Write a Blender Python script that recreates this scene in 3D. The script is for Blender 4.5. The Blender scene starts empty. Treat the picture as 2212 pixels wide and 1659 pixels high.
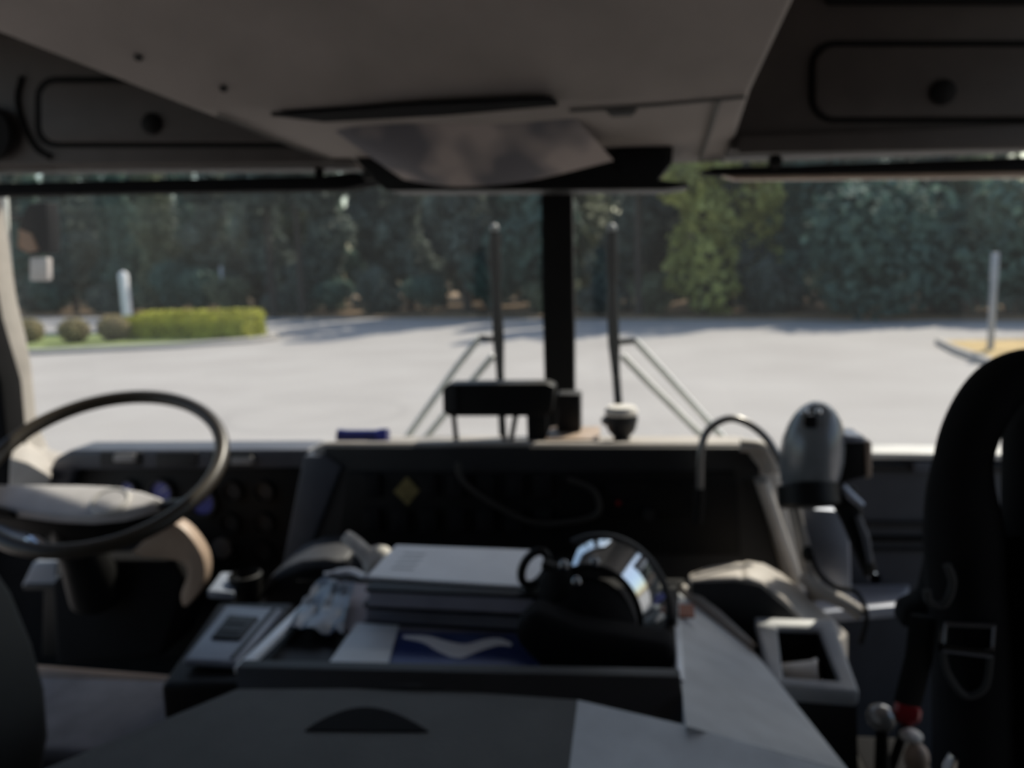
import bpy, bmesh, math, random
from mathutils import Vector, Matrix
random.seed(7)
PI = math.pi
S = bpy.context.scene
COL = S.collection

# ------------------------------------------------------------------ camera
F = 1750.0                                   # focal length in px of a 2212 px wide frame
YAW, ROLL = math.radians(8.3), math.radians(-2.0)
PITCH = math.atan(259.5 * math.cos(ROLL) / F)
EYE = Vector((0.16, 0.0, 2.5))
M3 = Matrix.Rotation(YAW, 3, 'Z') @ Matrix.Rotation(PI / 2 - PITCH, 3, 'X') @ Matrix.Rotation(ROLL, 3, 'Z')
def ray(px, py): return M3 @ Vector(((px - 1106) / F, -(py - 829.5) / F, -1))
def at(px, py, y):                           # where the sight line meets the cross-cab plane Y = y
    d = ray(px, py); return EYE + d * (y / d.y)
def atz(px, py, z):                          # ... and the level plane Z = z
    d = ray(px, py); return EYE + d * ((z - EYE.z) / d.z)
def FP(pts, y): return [at(a, b, y) for a, b in pts]
V = Vector

# ------------------------------------------------------------------ materials
MATS = {}
def mat(name, col, rough=.6, metal=0., var=.12, scale=18., spec=.5, coat=0., bump=0., trans=0.):
    if name in MATS: return MATS[name]
    m = bpy.data.materials.new(name); m.use_nodes = True
    nt = m.node_tree; b = nt.nodes['Principled BSDF']
    b.inputs['Roughness'].default_value = rough; b.inputs['Metallic'].default_value = metal
    b.inputs['Specular IOR Level'].default_value = spec; b.inputs['Coat Weight'].default_value = coat
    tc = nt.nodes.new('ShaderNodeTexCoord'); n = nt.nodes.new('ShaderNodeTexNoise')
    n.inputs['Scale'].default_value = scale; n.inputs['Detail'].default_value = 4
    nt.links.new(tc.outputs['Object'], n.inputs['Vector'])
    r = nt.nodes.new('ShaderNodeValToRGB'); e = r.color_ramp.elements
    e[0].position = .3; e[1].position = .7
    e[0].color = tuple(c * (1 - var) for c in col) + (1,); e[1].color = tuple(min(1, c * (1 + var)) for c in col) + (1,)
    nt.links.new(n.outputs['Fac'], r.inputs['Fac']); nt.links.new(r.outputs['Color'], b.inputs['Base Color'])
    if bump:
        bp = nt.nodes.new('ShaderNodeBump'); bp.inputs['Strength'].default_value = bump
        bp.inputs['Distance'].default_value = .002
        n2 = nt.nodes.new('ShaderNodeTexNoise'); n2.inputs['Scale'].default_value = 250
        nt.links.new(tc.outputs['Object'], n2.inputs['Vector'])
        nt.links.new(n2.outputs['Fac'], bp.inputs['Height']); nt.links.new(bp.outputs['Normal'], b.inputs['Normal'])
    if trans:
        t = nt.nodes.new('ShaderNodeBsdfTranslucent'); mx = nt.nodes.new('ShaderNodeMixShader')
        nt.links.new(r.outputs['Color'], t.inputs['Color']); mx.inputs[0].default_value = trans
        nt.links.new(b.outputs[0], mx.inputs[1]); nt.links.new(t.outputs[0], mx.inputs[2])
        nt.links.new(mx.outputs[0], nt.nodes['Material Output'].inputs['Surface'])
    MATS[name] = m; return m
BEIGE = mat('beige_plastic', (.40, .365, .33), .55, bump=.2)
CEIL = mat('headliner_beige', (.30, .268, .25), .8, var=.1, scale=9)
LOCK = mat('locker_beige_in_shade', (.058, .049, .045), .6)  # beige locker plastic with its shade mixed into the colour
GREYP = mat('grey_console_plastic', (.52, .54, .56), .5, bump=.2)
LID = mat('engine_cover_grey', (.095, .096, .093), .75, bump=.3)
CHAR = mat('charcoal_plastic', (.024, .024, .025), .55, spec=.3)
DASH = mat('dash_dark_grey', (.045, .047, .055), .55)
BLACK = mat('black_plastic', (.009, .009, .009), .5, spec=.2)
RUB = mat('black_rubber', (.008, .008, .008), .8, spec=.2)
FAB = mat('black_fabric', (.010, .010, .011), .95, spec=.15)
SEATG = mat('dark_grey_vinyl', (.022, .023, .022), .7)
CUSH = mat('seat_cloth_grey', (.20, .20, .225), .9, var=.2)
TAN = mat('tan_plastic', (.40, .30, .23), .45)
RIMM = mat('wheel_rim_tan', (.035, .027, .018), .4)
HUBM = mat('wheel_hub_grey', (.60, .58, .58), .5)
CHROME = mat('chrome', (.75, .75, .76), .12, 1.)
ALU = mat('brushed_aluminium', (.85, .87, .90), .4, .1)
PAPER = mat('white_paper', (.88, .91, .95), .8, var=.04)
PAPERG = mat('grey_paper', (.40, .39, .45), .8, var=.15)
CARD = mat('white_card', (.80, .87, .92), .7, var=.06)
BLUE = mat('blue_plastic', (.02, .028, .16), .3)
GAUGE = mat('blue_gauge_face', (.10, .11, .42), .4, var=.25)
YEL = mat('yellow_sticker', (.24, .19, .07), .6, var=.3, scale=60)
ORANGE = mat('orange_label', (.26, .07, .025), .6)
RED = mat('red_knob', (.28, .015, .02), .25, coat=.5)
SILV = mat('silver_blue_panel', (.34, .36, .42), .4, .3)
CTRL = mat('control_face_blue_grey', (.26, .29, .35), .4)
LAMPG = mat('lamp_grey_plastic', (.20, .21, .22), .28, coat=.3)
WHITE = mat('white_paint', (.75, .75, .78), .5, var=.04)
WHITEW = mat('cream_cup', (.80, .76, .70), .4, var=.05)
GALV = mat('galvanised_steel', (.34, .36, .40), .5, .4)
WIPER = mat('wiper_black', (.008, .009, .009), .7, spec=.15)
WARM = mat('wiper_arm_grey', (.80, .80, .78), .5, 0.)
GLOVE = mat('pale_leather', (.70, .67, .62), .85, var=.2, scale=60)
HOOD = mat('hood_grey_blue', (.075, .08, .10), .5)

def magazine():
    m = bpy.data.materials.new('blue_magazine_cover'); m.use_nodes = True; nt = m.node_tree
    b = nt.nodes['Principled BSDF']; b.inputs['Roughness'].default_value = .3
    tc = nt.nodes.new('ShaderNodeTexCoord'); n = nt.nodes.new('ShaderNodeTexNoise')
    n.inputs['Scale'].default_value = 11; n.inputs['Detail'].default_value = 1.5; n.inputs['Distortion'].default_value = .8
    r = nt.nodes.new('ShaderNodeValToRGB'); e = r.color_ramp.elements
    e[0].position = .53; e[0].color = (.03, .055, .20, 1); e[1].position = .63; e[1].color = (.07, .11, .30, 1)
    nt.links.new(tc.outputs['Object'], n.inputs['Vector']); nt.links.new(n.outputs['Fac'], r.inputs['Fac'])
    nt.links.new(r.outputs['Color'], b.inputs['Base Color']); return m
MAG = magazine()
def sheetmat():
    m = bpy.data.materials.new('mottled_sheet'); m.use_nodes = True; nt = m.node_tree
    b = nt.nodes['Principled BSDF']; b.inputs['Roughness'].default_value = .85
    tc = nt.nodes.new('ShaderNodeTexCoord'); n = nt.nodes.new('ShaderNodeTexNoise')
    n.inputs['Scale'].default_value = 6.5; n.inputs['Detail'].default_value = 2
    r = nt.nodes.new('ShaderNodeValToRGB'); e = r.color_ramp.elements
    e[0].position = .46; e[0].color = (.15, .146, .162, 1); e[1].position = .58; e[1].color = (.42, .365, .345, 1)
    nt.links.new(tc.outputs['Object'], n.inputs['Vector']); nt.links.new(n.outputs['Fac'], r.inputs['Fac'])
    nt.links.new(r.outputs['Color'], b.inputs['Base Color']); return m
SHEET = sheetmat()
def glass(name, dust):
    m = bpy.data.materials.new(name); m.use_nodes = True; nt = m.node_tree; nt.nodes.remove(nt.nodes['Principled BSDF'])
    t = nt.nodes.new('ShaderNodeBsdfTransparent'); t.inputs[0].default_value = (.95, .97, .965, 1)
    d = nt.nodes.new('ShaderNodeBsdfTranslucent'); d.inputs[0].default_value = (.85, .9, .95, 1)
    g = nt.nodes.new('ShaderNodeBsdfGlossy'); g.inputs['Roughness'].default_value = .02
    lw = nt.nodes.new('ShaderNodeLayerWeight'); lw.inputs[0].default_value = .5
    pw = nt.nodes.new('ShaderNodeMath'); pw.operation = 'POWER'; pw.inputs[1].default_value = 4; nt.links.new(lw.outputs['Facing'], pw.inputs[0])
    fr = nt.nodes.new('ShaderNodeMath'); fr.operation = 'MULTIPLY_ADD'; fr.inputs[1].default_value = .3; fr.inputs[2].default_value = .010; nt.links.new(pw.outputs[0], fr.inputs[0])
    tc = nt.nodes.new('ShaderNodeTexCoord'); n = nt.nodes.new('ShaderNodeTexNoise'); n.inputs['Scale'].default_value = 3
    mr = nt.nodes.new('ShaderNodeMapRange'); mr.inputs['To Min'].default_value = dust * .6; mr.inputs['To Max'].default_value = dust * 1.4
    nt.links.new(tc.outputs['Object'], n.inputs['Vector']); nt.links.new(n.outputs['Fac'], mr.inputs['Value'])
    a = nt.nodes.new('ShaderNodeMixShader'); b = nt.nodes.new('ShaderNodeMixShader')
    nt.links.new(mr.outputs[0], a.inputs[0]); nt.links.new(t.outputs[0], a.inputs[1]); nt.links.new(d.outputs[0], a.inputs[2])
    nt.links.new(fr.outputs[0], b.inputs[0]); nt.links.new(a.outputs[0], b.inputs[1]); nt.links.new(g.outputs[0], b.inputs[2])
    nt.links.new(b.outputs[0], nt.nodes['Material Output'].inputs['Surface']); return m
GLASS = glass('dusty_windshield_glass', .007)
def lensmat():
    m = mat('mask_lens', (.55, .60, .62), .09, .9); return m
LENS = lensmat()

# ------------------------------------------------------------------ mesh builder
class MB:
    def __init__(s): s.bm = bmesh.new()
    def face(s, pts):
        vs = [s.bm.verts.new(p) for p in pts]; return s.bm.faces.new(vs)
    def box(s, x0, x1, y0, y1, z0, z1):
        return s.hexa([V((x0, y0, z0)), V((x1, y0, z0)), V((x1, y1, z0)), V((x0, y1, z0)),
                       V((x0, y0, z1)), V((x1, y0, z1)), V((x1, y1, z1)), V((x0, y1, z1))])
    def hexa(s, p):
        v = [s.bm.verts.new(q) for q in p]
        for f in ((0, 3, 2, 1), (4, 5, 6, 7), (0, 1, 5, 4), (1, 2, 6, 5), (2, 3, 7, 6), (3, 0, 4, 7)):
            s.bm.faces.new([v[i] for i in f])
        return s
    def prism(s, poly, vec):
        vec = V(vec); n = len(poly)
        a = [s.bm.verts.new(p) for p in poly]; b = [s.bm.verts.new(V(p) + vec) for p in poly]
        s.bm.faces.new(a); s.bm.faces.new(b[::-1])
        for i in range(n): s.bm.faces.new([a[i], b[i], b[(i + 1) % n], a[(i + 1) % n]])
        return s
    def loft(s, A, B):                        # solid between two outlines with equal point counts
        n = len(A); a = [s.bm.verts.new(p) for p in A]; b = [s.bm.verts.new(p) for p in B]
        s.bm.faces.new(a); s.bm.faces.new(b[::-1])
        for i in range(n): s.bm.faces.new([a[i], b[i], b[(i + 1) % n], a[(i + 1) % n]])
        return s
    def tube(s, pts, r, n=10, closed=False, flat=1.0):
        pts = [V(p) for p in pts]; k = len(pts); rs = r if isinstance(r, (list, tuple)) else [r] * k
        def tan(i):
            if closed: return (pts[(i + 1) % k] - pts[i - 1]).normalized()
            return (pts[min(i + 1, k - 1)] - pts[max(i - 1, 0)]).normalized()
        t0 = tan(0); up = V((0, 0, 1)) if abs(t0.z) < .9 else V((0, 1, 0))
        u = t0.cross(up).normalized(); rings = []
        for i in range(k):
            t = tan(i); u = (u - t * u.dot(t)).normalized(); w = t.cross(u)
            rings.append([s.bm.verts.new(pts[i] + (u * math.cos(2 * PI * j / n) + w * flat * math.sin(2 * PI * j / n)) * rs[i]) for j in range(n)])
        for i in range(k if closed else k - 1):
            A, B = rings[i], rings[(i + 1) % k]
            for j in range(n): s.bm.faces.new([A[j], A[(j + 1) % n], B[(j + 1) % n], B[j]])
        if not closed:
            s.bm.faces.new(rings[0][::-1]); s.bm.faces.new(rings[-1])
        return s
    def lathe(s, prof, c, axis=(0, 0, 1), n=24):
        c = V(c); ax = V(axis).normalized(); u = ax.orthogonal().normalized(); w = ax.cross(u); rings = []
        for r, h in prof:
            if r < 1e-6: rings.append([s.bm.verts.new(c + ax * h)])
            else: rings.append([s.bm.verts.new(c + ax * h + (u * math.cos(2 * PI * j / n) + w * math.sin(2 * PI * j / n)) * r) for j in range(n)])
        for A, B in zip(rings, rings[1:]):
            for j in range(n):
                a, b = A[j % len(A)], A[(j + 1) % len(A)]; d, e = B[j % len(B)], B[(j + 1) % len(B)]
                if len(A) == 1 and len(B) == 1: continue
                if len(A) == 1: s.bm.faces.new([a, e, d])
                elif len(B) == 1: s.bm.faces.new([a, b, d])
                else: s.bm.faces.new([a, b, e, d])
        if len(rings[0]) > 1: s.bm.faces.new(rings[0][::-1])
        if len(rings[-1]) > 1: s.bm.faces.new(rings[-1])
        return s
    def ell(s, c, rad, rot=None, nu=20, nv=12):
        c = V(c); R = rot or Matrix.Identity(3); rings = []
        for i in range(nv + 1):
            ph = PI * i / nv; r = math.sin(ph); z = math.cos(ph)
            if i in (0, nv): rings.append([s.bm.verts.new(c + R @ V((0, 0, z * rad[2])))])
            else: rings.append([s.bm.verts.new(c + R @ V((r * math.cos(2 * PI * j / nu) * rad[0], r * math.sin(2 * PI * j / nu) * rad[1], z * rad[2]))) for j in range(nu)])
        for A, B in zip(rings, rings[1:]):
            for j in range(nu):
                if len(A) == 1: s.bm.faces.new([A[0], B[j], B[(j + 1) % nu]])
                elif len(B) == 1: s.bm.faces.new([A[j], B[0], A[(j + 1) % nu]])
                else: s.bm.faces.new([A[j], B[j], B[(j + 1) % nu], A[(j + 1) % nu]])
        return s
    def grid(s, G, th):                        # G[i][j] points; solid sheet of thickness vector th
        th = V(th); a = [[s.bm.verts.new(p) for p in r] for r in G]; b = [[s.bm.verts.new(V(p) + th) for p in r] for r in G]
        R, K = len(G), len(G[0])
        for i in range(R - 1):
            for j in range(K - 1):
                s.bm.faces.new([a[i][j], a[i + 1][j], a[i + 1][j + 1], a[i][j + 1]])
                s.bm.faces.new([b[i][j], b[i][j + 1], b[i + 1][j + 1], b[i + 1][j]])
        for i in range(R - 1):
            for j in (0, K - 1): s.bm.faces.new([a[i][j], a[i + 1][j], b[i + 1][j], b[i][j]])
        for j in range(K - 1):
            for i in (0, R - 1): s.bm.faces.new([a[i][j], a[i][j + 1], b[i][j + 1], b[i][j]])
        return s
    def build(s, name, m, parent=None, bevel=0., seg=3, smooth=True):
        bm = s.bm; bmesh.ops.recalc_face_normals(bm, faces=bm.faces)
        if bevel:
            ed = [e for e in bm.edges if len(e.link_faces) == 2 and e.calc_face_angle(0) > .5]
            bmesh.ops.bevel(bm, geom=ed, offset=bevel, segments=seg, profile=.5, affect='EDGES', clamp_overlap=True)
        if smooth:
            for f in bm.faces: f.smooth = True
            for e in bm.edges:
                if len(e.link_faces) == 2 and e.calc_face_angle(0) > .65: e.smooth = False
        off = V((0, 0, 0)); p = parent
        while p is not None: off += p.location; p = p.parent
        bmesh.ops.translate(bm, verts=bm.verts, vec=-off)
        me = bpy.data.meshes.new(name); bm.to_mesh(me); bm.free(); me.materials.append(m)
        o = bpy.data.objects.new(name, me); COL.objects.link(o); o.parent = parent
        return o
def tag(o, label, cat, group=None, kind=None):
    if label: o['label'] = label
    if cat: o['category'] = cat
    if group: o['group'] = group
    if kind: o['kind'] = kind
    return o
def thing(name, label, cat, loc, group=None):
    o = bpy.data.objects.new(name, None); o.empty_display_size = .05; COL.objects.link(o); o.location = V(loc)
    return tag(o, label, cat, group)
def struct(name, mb, m, label=None, bevel=0.):
    o = mb.build(name, m, None, bevel); o['kind'] = 'structure'
    if label: o['label'] = label
    return o
def rrect(x0, y0, x1, y1, r, n=5):            # rounded outline in px
    P = []
    for cx, cy, a in ((x1 - r, y0 + r, -90), (x1 - r, y1 - r, 0), (x0 + r, y1 - r, 90), (x0 + r, y0 + r, 180)):
        for i in range(n + 1):
            t = math.radians(a + 90 * i / n); P.append((cx + r * math.cos(t), cy + r * math.sin(t)))
    return P
def curve(pts, n=8):                           # smooth line through points (Catmull-Rom)
    pts = [V(p) for p in pts]; out = []
    for i in range(len(pts) - 1):
        p0, p1, p2, p3 = pts[max(i - 1, 0)], pts[i], pts[i + 1], pts[min(i + 2, len(pts) - 1)]
        for k in range(n):
            t = k / n
            out.append(.5 * ((2 * p1) + (p2 - p0) * t + (2 * p0 - 5 * p1 + 4 * p2 - p3) * t * t + (3 * p1 - p0 - 3 * p2 + p3) * t ** 3))
    return out + [pts[-1]]

# ================================================================== CAB SHELL
W = 1.30
struct('floor', MB().box(-1.38, 1.38, -1.75, 1.66, 1.38, 1.43), mat('cab_floor_rubber', (.05, .05, .05), .8))
struct('ceiling', MB().box(-1.38, 1.38, -1.75, 1.70, 3.02, 3.07), CEIL)
for side, x0, x1 in (('left', -1.38, -W), ('right', W, 1.38)):
    w = MB()
    w.box(x0, x1, -1.75, 1.66, 1.43, 1.62); w.box(x0, x1, -1.75, 1.66, 2.98, 3.02)
    for a, b in ((-1.75, .02), (1.52, 1.66)): w.box(x0, x1, a, b, 1.62, 2.98)  # unseen side openings, shaped to let sky in and keep the rear dark
    struct('wall_' + side, w, SEATG)
struct('wall_rear', MB().box(-W, W, -1.75, -1.70, 1.43, 3.02), SEATG)
struct('wall_front', MB().box(-W, W, 1.57, 1.66, 1.43, 2.03), FAB)
struct('trim_1', MB().box(-W, W, 1.56, 1.66, 2.742, 3.02), LOCK, 'header above the split windshield')
zt, zb = 2.742, 2.03
struct('window_1', MB().box(-W, .004, 1.608, 1.613, zb, zt), GLASS, 'left pane of the split windshield')
struct('window_2', MB().box(.054, W, 1.608, 1.613, zb, zt), GLASS, 'right pane of the split windshield')
pl = FP([(1168, 380), (1236, 380), (1240, 700), (1241, 985), (1180, 985), (1170, 620)], 1.58)
struct('trim_2', MB().prism(pl, (0, .045, 0)), RUB, 'black centre pillar of the split windshield', .006)
ap = FP([(-150, 330), (-60, 330), (-14, 650), (6, 730), (20, 800), (33, 925), (60, 985), (118, 1000), (100, 1080), (-140, 1080)], 1.53)
struct('trim_3', MB().prism(ap, (0, .07, 0)), BEIGE, 'pale windshield pillar at the left edge', .008)
struct('trim_4', MB().prism(FP([(-200, 300), (-110, 300), (-40, 690), (2, 830), (14, 960), (18, 1060), (-160, 1060)], 1.46), (0, .06, 0)), FAB, 'dark door frame beside the pale pillar', .006)

# ================================================================== OVERHEAD
s0_ = FP([(18, 1075), (92, 1075), (112, 1030), (60, 1000), (22, 990)], 1.40); s1_ = FP([(30, 1010), (104, 1015), (116, 996), (62, 952), (38, 930)], 1.56)
struct('trim_5', MB().loft(s0_, s1_), BEIGE, 'pale sloping sill at the foot of the left pillar', .004)
struct('trim_6', MB().box(-W, W, 1.665, 1.85, 1.7, 2.035), CHAR, 'cowl outside below the windshield')
t = thing('overhead_console', 'wide beige overhead console panel under the roof, centre of the cab', 'overhead console', (0, 1.0, 2.9))
cl, cr = at(415, 240, 1.17), at(1622, 205, 1.20)
ml, mr_ = atz(0, 77, 2.83), atz(1720, 0, 2.80)
bl, br = at(800, 380, 1.50), at(1572, 352, 1.50)
rl = ml + (ml - cl) * 1.9; rr = mr_ + (mr_ - cr) * 3.0
rl.x = max(rl.x, -1.13); rr.z = rl.z = 2.98
m = MB()
def strip(A, B, n):                            # two rows of n points
    return [[A[0].lerp(A[1], i / n) for i in range(n + 1)], [B[0].lerp(B[1], i / n) for i in range(n + 1)]]
rows = [(rl, rr), (ml, mr_), (cl, cr), (bl, br)]
top = 3.01
a = [[m.bm.verts.new(p) for p in r] for r in rows]; b = [[m.bm.verts.new(V((p.x, p.y, top))) for p in r] for r in rows]
for i in range(3):
    m.bm.faces.new([a[i][0], a[i][1], a[i + 1][1], a[i + 1][0]]); m.bm.faces.new([b[i][0], b[i + 1][0], b[i + 1][1], b[i][1]])
    for k in (0, 1): m.bm.faces.new([a[i][k], a[i + 1][k], b[i + 1][k], b[i][k]])
m.bm.faces.new([a[0][0], a[0][1], b[0][1], b[0][0]]); m.bm.faces.new([a[3][0], a[3][1], b[3][1], b[3][0]])
m.build('body', CEIL, t, .012)
def on_front(px, py, off=.0):                  # point on the sloping front face of the console
    n = (cr - cl).cross(bl - cl).normalized()
    if n.z > 0: n = -n
    d = ray(px, py); q = EYE + d * ((cl - EYE).dot(n) / d.dot(n)); return q + n * off
def seam(name, pts, w, mm, off=.002):
    o = MB().tube([on_front(*p, off) for p in pts], w, 6).build(name, mm, t); return o
seam('seam', [(1553, 215), (1535, 275), (1512, 345)], .0035, mat('seam_grey', (.13, .125, .12), .8))
seam('seam', [(1230, 237), (1420, 224), (1610, 207)], .0025, mat('seam_grey', (.13, .125, .12), .8))
seam('seam', [(470, 245), (600, 300), (720, 345)], .0022, mat('seam_grey', (.13, .125, .12), .8))
MB().prism([on_front(*p, .001) for p in ((1310, 235), (1375, 232), (1365, 244), (1322, 246))], (0, 0, -.004)).build('latch', CHAR, t)
MB().prism([on_front(*p, .001) for p in ((585, 240), (900, 218), (1190, 206), (1205, 218), (960, 240), (700, 254))], (0, 0, -.006)).build('pocket_shadow', FAB, t)  # flat dark patch paints the slot's shadow above the sheet
for px, py in ((298, 125), (482, 192)):
    p = atz(px, py, 2.83 - .0)
    n = (mr_ - ml).cross(cl - ml).normalized(); n = -n if n.z > 0 else n
    d = ray(px, py); q = EYE + d * ((ml - EYE).dot(n) / d.dot(n))
    MB().lathe([(.006, 0), (.005, .003), (0, .004)], q - n * .001, n, 12).build('screw', CHAR, t)

t = thing('overhead_tray', 'black overhead tray slung below the beige console, holding the mottled sheet', 'tray', at(1100, 400, 1.40))
MB().prism(FP([(752, 326), (790, 322), (1000, 330), (1300, 304), (1425, 302), (1455, 318), (1452, 352), (1420, 388), (1488, 396), (1490, 402), (1440, 409), (1200, 410), (835, 412), (812, 396)], 1.40), (0, .10, 0)).build('body', BLACK, t, .005)
MB().tube([at(1415, 226, 1.36), at(1415, 300, 1.41)], .0062, 8).build('hanger', CHAR, t)
MB().prism(FP(rrect(1330, 318, 1440, 372, 22), 1.395), (0, .012, 0)).build('speaker_grille', FAB, t, .002)

# mottled sheet, curved
topE = curve([at(690, 258, 1.26), at(860, 250, 1.25), at(1040, 232, 1.25), at(1195, 207, 1.24)], 6)
botE = curve([at(872, 388, 1.385), at(985, 403, 1.37), at(1140, 391, 1.37), at(1325, 347, 1.36)], 6)
G = []
for i in range(9):
    f = i / 8; row = []
    for j, (p, q) in enumerate(zip(topE, botE)):
        c = p.lerp(q, f); u = j / (len(topE) - 1)
        c += V((0, -.016 * math.sin(PI * f) * (.4 + math.sin(7 * u + 2 * f)), -.010 * math.sin(PI * f) * math.sin(PI * u)))
        row.append(c)
    G.append(row)
o = MB().grid(G, (0, .002, .001)).build('crumpled_sheet', SHEET)
tag(o, 'crumpled grey mottled sheet tucked into the black overhead tray', 'sheet')

# lockers
def locker(label, body, door, r, latch, yf, extra):
    c = at(sum(p[0] for p in body) / len(body), sum(p[1] for p in body) / len(body), yf)
    t = thing('overhead_locker', label, 'locker', c, 'overhead lockers above the windshield')
    MB().prism(FP(body, yf), (0, 1.55 - yf, 0)).build('body', LOCK, t, .006)
    x0, y0, x1, y1 = door
    MB().prism(FP(rrect(x0 - 13, y0 - 13, x1 + 13, y1 + 13, r + 10), yf - .003), (0, .006, 0)).build('door_outline_shade', RUB, t)  # dark ring draws the shade round the door outline
    d = MB().prism(FP(rrect(x0, y0, x1, y1, r), yf - .012), (0, .012, 0)).build('door', LOCK, t, .003)
    MB().lathe([(.019, 0), (.019, .006), (.012, .012), (0, .013)], at(latch[0], latch[1], yf - .010), (0, -1, 0), 20).build('latch', RUB, d)
    extra(t)
def lx(t):
    MB().lathe([(.035, 0), (.05, .01), (.046, .02), (0, .022)], at(-12, 290, 1.398), (0, -1, 0), 24).build('air_vent', RUB, t)
    MB().tube(curve([at(x, y, 1.399) for x, y in ((48, 165), (38, 215), (52, 272), (78, 320), (110, 340))], 4), .006, 6).build('groove', RUB, t)
locker('dark overhead locker left of the beige console, above the steering wheel', [(-150, 60), (760, 140), (760, 352), (-150, 360)], (88, 178, 690, 306), 34, (330, 268), 1.40, lx)
def rx(t):
    MB().prism(FP(rrect(1785, -30, 2320, 8, 14), 1.372), (0, .008, 0)).build('vent_slot', RUB, t)
    MB().prism(FP([(1600, 292), (2330, 262), (2330, 318), (1596, 332)], 1.366), (0, .02, 0)).build('lower_lip', LOCK, t, .004)
locker('dark overhead locker right of the beige console, above the passenger side', [(1575, -90), (2330, -130), (2330, 300), (1575, 325)], (1762, 100, 2300, 252), 42, (2035, 200), 1.38, rx)

# visors
t = thing('sun_visor', 'long black sun visor below the left locker', 'sun visor', at(350, 400, 1.46), 'sun visors along the windshield top')
MB().prism(FP([(-120, 398), (300, 388), (690, 380), (760, 372), (797, 378), (800, 396), (740, 409), (300, 416), (-120, 424)], 1.46), (0, .06, 0)).build('panel', FAB, t, .004)
MB().ell(at(795, 377, 1.45), (.011, .011, .011)).build('pivot', BLACK, t)
MB().tube([at(690, 385, 1.49), at(690, 300, 1.50)], .009, 8).build('mount', BLACK, t)
t = thing('sun_visor', 'long black sun visor with a sunlit-coloured lower edge below the right locker', 'sun visor', at(1900, 365, 1.46), 'sun visors along the windshield top')
MB().prism(FP([(1512, 370), (1545, 361), (1700, 358), (2330, 335), (2330, 366), (1640, 377), (1540, 377)], 1.46), (0, .05, 0)).build('panel', FAB, t, .004)
MB().prism(FP([(1560, 379), (1640, 378.5), (2330, 368), (2330, 381), (1700, 387), (1590, 388)], 1.47), (0, .03, 0)).build('sunlit_edge', TAN, t, .002)  # tan bar paints the sun on the visor's lower rim
MB().lathe([(.011, 0), (.011, .02), (.007, .024), (0, .025)], at(1672, 352, 1.47), (0, -1, 0), 14).build('pivot', BLACK, t)
MB().tube([at(1672, 362, 1.49), at(1676, 270, 1.50)], .010, 8).build('mount', BLACK, t)

# ================================================================== DASH
# driver's instrument panel
t = thing('instrument_panel', 'dark instrument panel with round gauges behind the steering wheel', 'instrument panel', at(380, 1240, 1.5))
YI = 1.48
hood = FP([(88, 1075), (100, 1030), (118, 990), (150, 973), (668, 971), (668, 1012), (160, 1015), (140, 1080)], YI - .02)
MB().prism(hood, (0, .085, 0)).build('hood', HOOD, t, .006)
MB().prism(FP([(100, 1010), (675, 1005), (660, 1420), (90, 1420)], YI), (0, .09, 0)).build('fascia', BLACK, t, .004)
def ring(c, r, y, mm_ring, mm_face, parent, nm='gauge'):
    p = at(c[0], c[1], y)
    g = MB().lathe([(r * .8, -.001), (r * .82, .010), (r, .010), (r, -.002)], p, (0, -1, 0), 28).build(nm, mm_ring, parent)
    MB().lathe([(0, 0), (r * .78, 0), (r * .78, .003), (0, .003)], p, (0, -1, 0), 28).build('dial_face', mm_face, g)
    if mm_face is not GAUGE: return
    q = p + V((0, -.004, 0)); MB().tube([q, q + V((r * .5, 0, r * .35))], .0015, 5).build('needle', WHITE, g)
for c, r in (((278, 1058), .022), ((350, 1062), .028), ((437, 1082), .034)): ring(c, r, YI - .001, CHAR, GAUGE, t)
for c in ((503, 1060), (572, 1060), (498, 1128), (572, 1128), (492, 1192), (570, 1190)): ring(c, .022, YI - .001, BLACK, mat('dim_gauge_face', (.012, .012, .015), .5), t)
for x, y in ((268, 990), (522, 996)):
    MB().prism(FP(rrect(x - 24, y - 9, x + 24, y + 9, 5), YI - .03), (0, .012, 0)).build('warning_lamp', mat('lamp_lens_grey', (.28, .27, .27), .3), t, .002)
for k in range(3):
    x = 215 + k * 120
    MB().prism(FP(rrect(x + 0, 976, x + 90, 1008, 5), YI - .024), (0, .006, 0)).build('hood_switch_plate', CHAR, t, .002)
MB().lathe([(.02, 0), (.021, .016), (0, .018)], at(485, 1180, YI), (0, -1, 0), 20).build('knob', mat('knob_grey', (.14, .13, .12), .4), t)

# centre dash
YC = 1.33
t = thing('centre_dash', 'black centre dash cabinet with beige top edge, between wheel and passenger side', 'dashboard', at(1160, 1250, 1.4))
face = [(676, 965), (700, 955), (1640, 956), (1672, 975), (1690, 1040), (1745, 1300), (1745, 1420), (600, 1420), (600, 1240), (640, 1120)]
A = FP(face, YC); B = [V((p.x, 1.565, (p.z - .040 if p.z > 2.1 else p.z))) for p in A]
MB().loft(A, B).build('body', BEIGE, t, .010)
MB().prism(FP([(700, 966), (1618, 967), (1640, 1010), (1650, 1100), (1695, 1260), (1695, 1410), (640, 1410), (650, 1230), (690, 1060)], YC - .008), (0, .016, 0)).build('fascia', CHAR, t, .004)
MB().prism(FP([(748, 1020), (1590, 1020), (1600, 1200), (725, 1200)], YC - .014), (0, .010, 0)).build('switch_bank', BLACK, t, .003)
MB().prism(FP([(655, 985), (700, 985), (735, 1010), (650, 1235), (606, 1235)], YC - .016), (0, .03, 0)).build('side_rail', HOOD, t, .004)
MB().prism(FP([(1610, 972), (1655, 962), (1690, 1010), (1690, 1022), (1655, 1030)], YC - .03), (0, .05, 0)).build('corner_cap', BEIGE, t, .006)
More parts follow.
